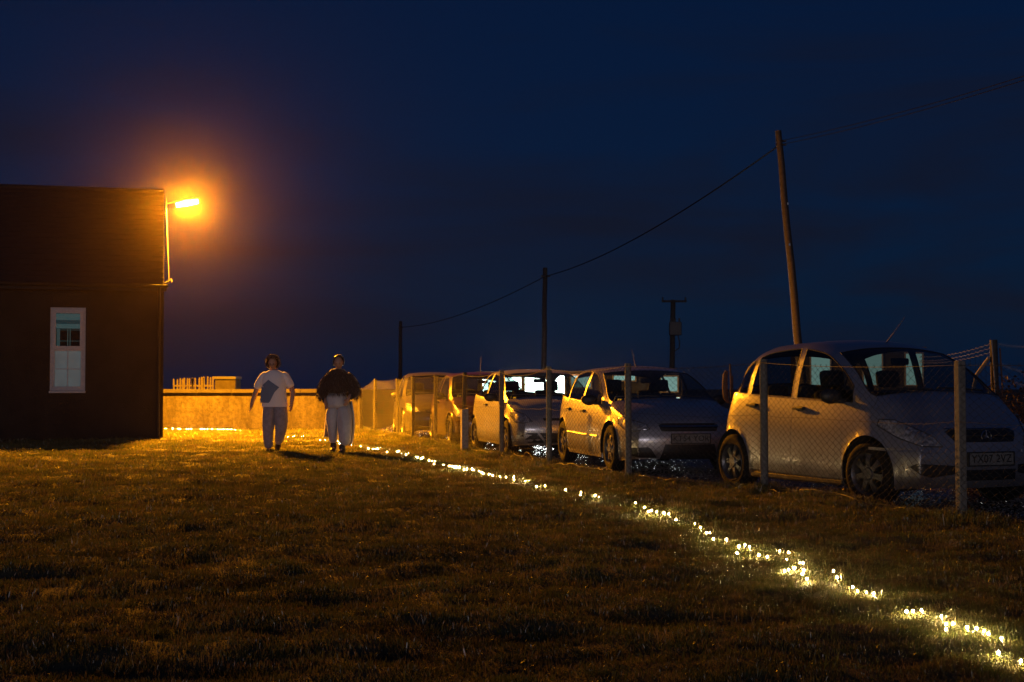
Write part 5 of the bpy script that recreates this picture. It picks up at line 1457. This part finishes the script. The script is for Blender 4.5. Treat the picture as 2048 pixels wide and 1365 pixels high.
# curly hair: lumpy cap plus loose curls
def hair_cap(ctr, rx, ry, rz, cutf, amp, fr_, parent, seed):
    bm = bmesh.new(); bmesh.ops.create_icosphere(bm, subdivisions=5, radius=1)
    dl = [v for v in bm.verts if cutf(v.co)]; bmesh.ops.delete(bm, geom=dl, context='VERTS')
    for v in bm.verts:
        d = v.co.normalized(); k_ = 1 + amp * noise.noise(d * fr_ + Vector((seed, 0, 0))) + amp * .6 * noise.noise(d * fr_ * 2.3 + Vector((seed, 4, 0)))
        v.co = Vector((d.x * rx * k_, d.y * ry * k_, d.z * rz * k_)) + ctr
    o = from_bm('hair', bm, M['hair'], parent); o.data.polygons.foreach_set('use_smooth', [True] * len(o.data.polygons)); s_ = o.modifiers.new('s', 'SOLIDIFY'); s_.thickness = .006; return o
def cutA(c): return (c.y < -.25 and c.z < .42 + .15 * abs(c.x)) or c.z < -.75
hr = hair_cap(hc + Vector((0, .012, .018)), .122, .122, .136, cutA, .16, 3.2, hdA, 3)
def curlA(k):
    while True:
        d = Vector((random.gauss(0, 1), random.gauss(0, 1), random.gauss(.3, 1))).normalized()
        if not cutA(d): break
    p = hc + Vector((0, .012, .018)) + Vector((d.x * .122, d.y * .122, d.z * .136)); return p, (d + Vector((random.gauss(0, .5), random.gauss(0, .5), random.gauss(0, .5)))).normalized(), random.uniform(.02, .045)
strands('curl_strands', curlA, 900, M['hair'], hr, .0022)['kind'] = 'stuff'
# T-shirt
sh = loft('t_shirt', [(q(547, 0)[0], .0, q(0, 741)[2], .085, .075), (q(547, 0)[0], .0, q(0, 743.5)[2], .125, .095), (q(547.5, 0)[0], 0, q(0, 748)[2], .200, .115), (q(548, 0)[0], -.005, q(0, 757)[2], .222, .138), (q(548, 0)[0], -.015, q(0, 770)[2], .205, .155),
      (q(548.5, 0)[0], -.015, q(0, 788)[2], .205, .155), (q(549, 0)[0], -.01, q(0, 802)[2], .222, .158), (q(549, 0)[0], 0, q(0, 814)[2], .228, .160)], M['shirt'], pA, folds=.035, seed=1.3, cap=False)
from_data('neck_band', *tube_data([Vector((q(547, 0)[0] + .082 * math.cos(a), .072 * math.sin(a), q(0, 741.5)[2] - .012 * (math.sin(a) < 0) * abs(math.sin(a)))) for a in [2 * math.pi * k / 24 for k in range(25)]], .009, 6, False), M['shirt'], sh)
limb('sleeve', [q(534, 747.5), q(526, 752), q(518, 766, .01), q(512.5, 780, .015)], [(.060, .075), (.070, .082), (.072, .078), (.078, .078)], M['shirt'], sh, folds=.12)
limb('sleeve', [q(562, 747.5), q(570, 752), q(577, 765, .02), q(582, 777, .03)], [(.060, .075), (.070, .082), (.072, .078), (.076, .076)], M['shirt'], sh, folds=.12, seed=4)
bv = BVHTree.FromPolygons([v.co for v in sh.data.vertices], [p.vertices for p in sh.data.polygons])
def shirt_patch(poly, mat, off=.008):
    cc_ = sum((Vector(p) for p in poly), Vector((0, 0))) / len(poly); oo = []
    for i in range(len(poly)):
        for t in range(6): oo.append(Vector(poly[i]).lerp(Vector(poly[(i + 1) % len(poly)]), t / 6))
    vs_, fs_ = [], []
    rg = (1, .75, .5, .25)
    for t in rg:
        for p in oo:
            z = cc_ + (p - cc_) * t; w_ = q(z.x, z.y); r_ = bv.ray_cast(Vector((w_.x, -1, w_.z)), Vector((0, 1, 0))); co = r_[0] if r_[0] else Vector((w_.x, -.1, w_.z)); vs_.append(co + Vector((0, -off, 0)))
    w_ = q(cc_.x, cc_.y); r_ = bv.ray_cast(Vector((w_.x, -1, w_.z)), Vector((0, 1, 0))); vs_.append(r_[0] + Vector((0, -off, 0))); N_ = len(oo)
    for i in range(3):
        for k in range(N_): fs_.append((i * N_ + k, i * N_ + (k + 1) % N_, (i + 1) * N_ + (k + 1) % N_, (i + 1) * N_ + k))
    for k in range(N_): fs_.append((3 * N_ + k, 3 * N_ + (k + 1) % N_, len(vs_) - 1))
    from_data('knitted_patch', vs_, fs_, mat, sh, smooth=True)
shirt_patch([(539, 760), (561, 775), (552, 785), (543, 803), (540, 806), (522, 806), (523.5, 785), (524.5, 773)], M['patch'])
limb('trouser_leg', [q(540, 808), q(539, 822, -.01), q(537.5, 842, -.04), q(537, 862, -.07), q(537.5, 882, -.05), q(539, 899, -.03)], [(.118, .135), (.125, .14), (.112, .12), (.098, .10), (.085, .09), (.078, .088)], M['trouser'], pA, folds=.16, seed=1)
limb('trouser_leg', [q(559, 808), q(561, 822, .0), q(562.5, 842, -.02), q(561.5, 862, 0), q(557, 878, .10), q(552.5, 888, .17)], [(.118, .135), (.125, .14), (.116, .12), (.102, .10), (.080, .085), (.068, .075)], M['trouser'], pA, folds=.16, seed=7)
def shoe(parent, heel, toe, r_=.045, mat=None, name='shoe', up=.0):
    P_ = [Vector(heel), Vector(heel).lerp(Vector(toe), .35), Vector(heel).lerp(Vector(toe), .75), Vector(toe)]
    limb(name, P_, [(r_ * .85, r_ * .8 + up), (r_, r_), (r_ * 1.05, r_ * .75), (r_ * .5, r_ * .4)], mat or M['shoe'], parent, folds=.02)
shoe(pA, q(539.5, 899, .04), q(538, 903.5, -.20)); 
# lifted heel, toe still on the grass
limb('shoe', [q(552, 883, .22), q(552.5, 889, .20), q(553, 896, .14), q(553, 903, .06)], [(.042, .04), (.050, .045), (.054, .04), (.035, .02)], M['shoe'], pA, folds=.02)
# ---- second woman: hair up, brown fur jacket, cream wide trousers
PB = 24.1
def q2(px, py, dy=0.0): v = at(px, py, PB); return Vector((v.x - ox2, dy, v.z - oz2))
ox2 = at(679, 850, PB).x; oz2 = lawn_h(ox2, PB) - .005
pB = empty('person', (ox2, PB, oz2), 0, 'woman with hair tied up in brown fur jacket and wide cream trousers', 'person', None)
J = {'pelvis': (q2(677, 806), .11), 'waist': (q2(677, 788), .10), 'chest': (q2(677, 762), .12), 'neckb': (q2(677.5, 744), .058), 'neck': (q2(677.5, 736, -.02), .046), 'skull': (q2(677.5, 729, -.04), .052),
     'rsh': (q2(656, 750), .052), 'rel': (q2(646, 784, .06), .040), 'rwrist': (q2(652, 803, -.10), .027),
     'lsh': (q2(699, 750), .052), 'lel': (q2(708, 780, .06), .040), 'lwrist': (q2(699, 796, -.12), .027),
     'rhip': (q2(668, 818), .09), 'rkn': (q2(668, 855, -.03), .058), 'rank': (q2(667, 893, .0), .034), 'rfoot': (q2(667, 901, -.10), .024),
     'lhip': (q2(687, 818), .09), 'lkn': (q2(688, 855, -.09), .058), 'lank': (q2(685, 897, -.10), .034), 'lfoot': (q2(684, 904, -.20), .024)}
hand_nodes(J, E2 := [e for e in E[:19]], 'r', J['rwrist'][0], Vector((.25, -.25, -1)), Vector((.6, -.6, 0)), .8)
hand_nodes(J, E2, 'l', J['lwrist'][0], Vector((-.30, -.25, -.8)), Vector((-.5, -.7, 0)), .8)
skin_body('body', J, E2, SKIN, pB)
hc2 = q2(678, 726, -.06); hdB = head(pB, hc2, R(22), SKIN, w=.074, h=.106); face_bits(hdB, hc2, R(22))
def cutB(c): return (c.y < -.15 and c.z < .62) or c.z < -.55
hb = hair_cap(hc2 + Vector((0, .014, .016)), .098, .110, .122, cutB, .05, 4, hdB, 9)
def curlB(k):
    while True:
        d = Vector((random.gauss(0, 1), random.gauss(0, 1), random.gauss(.6, 1))).normalized()
        if not cutB(d): break
    return hc2 + Vector((0, .014, .016)) + Vector((d.x * .092, d.y * .108, d.z * .118)), (d + Vector((random.gauss(0, .5), random.gauss(0, .5), .3))).normalized(), random.uniform(.008, .02)
strands('loose_hair', curlB, 320, M['hair'], hb, .0015)['kind'] = 'stuff'
bm = bmesh.new(); bmesh.ops.create_icosphere(bm, subdivisions=3, radius=.034)
for v in bm.verts: v.co = v.co * (1 + .2 * noise.noise(v.co * 40)) + hc2 + Vector((-.002, .070, .088))
from_bm('hair_bun', bm, M['hair'], hb, smooth=60)
for s_ in (1,):
    bm = bmesh.new(); bmesh.ops.create_icosphere(bm, subdivisions=2, radius=.009)
    bmesh.ops.translate(bm, vec=hc2 + Vector((.075, -.01, -.045)), verts=bm.verts); from_bm('earring', bm, plain('pearl', (.8, .75, .7), .2, coat=1), hdB)
jk = loft('fur_jacket', [(q2(678, 0)[0], .01, q2(0, 737)[2], .080, .075), (q2(678, 0)[0], .01, q2(0, 741)[2], .135, .11), (q2(678, 0)[0], .01, q2(0, 748)[2], .180, .14), (q2(677.5, 0)[0], 0, q2(0, 762)[2], .225, .17), (q2(677, 0)[0], 0, q2(0, 776)[2], .235, .18), (q2(676.5, 0)[0], 0, q2(0, 790)[2], .205, .17)], M['fur'], pB, folds=.06, seed=2)
sl1 = limb('fur_sleeve', [q2(664, 747), q2(656, 758, .02), q2(648, 775, .03), q2(646, 789, 0), q2(650, 798, -.03)], [(.070, .09), (.090, .11), (.112, .12), (.105, .11), (.060, .065)], M['fur'], jk, folds=.12)
sl2 = limb('fur_sleeve', [q2(691, 747), q2(699, 757, .02), q2(706, 772, .03), q2(709, 786, 0), q2(705, 796, -.03)], [(.070, .09), (.090, .11), (.112, .12), (.105, .11), (.060, .065)], M['fur'], jk, folds=.12, seed=5)
furs = []
for o_ in (jk, sl1, sl2):
    for p in o_.data.polygons:
        if len(p.vertices) > 4: continue
        furs.append(([o_.data.vertices[i].co for i in p.vertices], p.normal.copy(), p.area))
cen = q2(677, 768)
wts = [f[2] for f in furs]
pick = random.choices(furs, weights=wts, k=5200)
def furf(k):
    vv, no, _ = pick[k]; a, b = random.random(), random.random(); p = vv[0].lerp(vv[1], a).lerp(vv[3].lerp(vv[2], a), b)
    d = (p - Vector((cen.x, 0, p.z))).normalized(); d = (d * .55 + Vector((0, 0, -.9)) + Vector((random.gauss(0, .3), random.gauss(0, .3), random.gauss(0, .2)))).normalized()
    return p, d, random.uniform(.03, .065)
strands('fur', furf, 5200, M['fur'], jk, .0028)['kind'] = 'stuff'
limb('forearm_sleeve', [q2(648, 795, -.02), q2(650, 801, -.06), q2(652.5, 806, -.10)], [.05, .042, .036], M['glove'], pB)
limb('forearm_sleeve', [q2(706, 792, -.02), q2(703, 795, -.07), q2(700, 798, -.11)], [.05, .042, .036], M['glove'], pB)
tr = loft('trousers', [(q2(677, 0)[0], .0, q2(0, 787)[2], .170, .14), (q2(677, 0)[0], -.005, q2(0, 795)[2], .178, .15), (q2(677, 0)[0], -.01, q2(0, 808)[2], .205, .165), (q2(677, 0)[0], -.01, q2(0, 818)[2], .215, .165)], M['cream'], pB, folds=.05, fk=9, seed=3)
limb('waistband', [q2(661, 787.5), q2(677, 788.0), q2(693, 787.5)], [(.02, .13), (.02, .15), (.02, .13)], M['cream'], tr, folds=0) if False else None
limb('trouser_leg', [q2(668, 812, -.0), q2(665, 830, .0), q2(665, 850, -.02), q2(666, 868, .0), q2(667, 889, .02)], [(.115, .15), (.118, .15), (.095, .13), (.078, .12), (.070, .11)], M['cream'], tr, folds=.42, seed=11)
limb('trouser_leg', [q2(687, 812, -.0), q2(690, 830, -.04), q2(692, 850, -.08), q2(692, 870, -.10), q2(690, 893, -.09)], [(.118, .15), (.132, .16), (.128, .17), (.118, .18), (.095, .17)], M['cream'], tr, folds=.45, seed=15)
# hanging tails of cloth either side
def drape(name, pl, wd, mat, dy, seed):
    vs_, fs_ = [], []; n = 10
    for i, (a, b, y_) in enumerate(pl):
        for k in range(n + 1):
            t = k / n; p = q2(a + (b - a) * t, y_, dy + .05 * math.sin(t * 7 + seed + i * .4) + .02 * noise.noise(Vector((t * 4, i * .7, seed)))); vs_.append(p)
    for i in range(len(pl) - 1):
        for k in range(n): q_ = i * (n + 1) + k; fs_.append((q_, q_ + 1, q_ + n + 2, q_ + n + 1))
    o = from_data(name, vs_, fs_, mat, tr, smooth=True); s_ = o.modifiers.new('s', 'SOLIDIFY'); s_.thickness = .008; return o
drape('coat_tail', [(656, 668, 805), (652, 666, 820), (649, 666, 838), (647, 665, 856), (646, 664, 870), (645.5, 662, 875)], 0, M['coat'], .12, 1)
drape('trouser_drape', [(694, 704, 800), (696, 706, 815), (697, 708, 832), (698, 708.5, 850), (697, 707, 868), (695, 704, 886), (693, 700, 891)], 0, M['cream'], .05, 4)
for (a, b, c, dy) in ((667, 884, 903, .0), (686, 888, 907, -.10)):
    limb('boot', [q2(a, b, dy), q2(a, (b + c) / 2, dy), q2(a, c - 4, dy - .01), q2(a - .5, c - 1.5, dy - .06), q2(a - .8, c, dy - .15)], [(.058, .065), (.054, .060), (.052, .058), (.052, .050), (.034, .03)], M['shoe'], pB, folds=.03)

# ------------------------------------------------------------------ thin haze volume added to give the lamp its glow
hz_m, t_, o_ = mat_new('glow_haze')
pv = nn(t_, 'ShaderNodeVolumePrincipled'); pv.inputs['Color'].default_value = (.95, .72, .62, 1); pv.inputs['Density'].default_value = .00021; pv.inputs['Anisotropy'].default_value = .978  # reddish tint put into the haze to warm the halo
t_.links.new(pv.outputs[0], o_.inputs['Volume'])
bm = bmesh.new(); box_bm(bm, (0, 72, 4.5), (130, 160, 13.0))
hzb = from_bm('haze', bm, hz_m); hzb['kind'] = 'stuff'; tag(hzb, 'thin haze added to spread an orange glow around the lamp', 'haze')
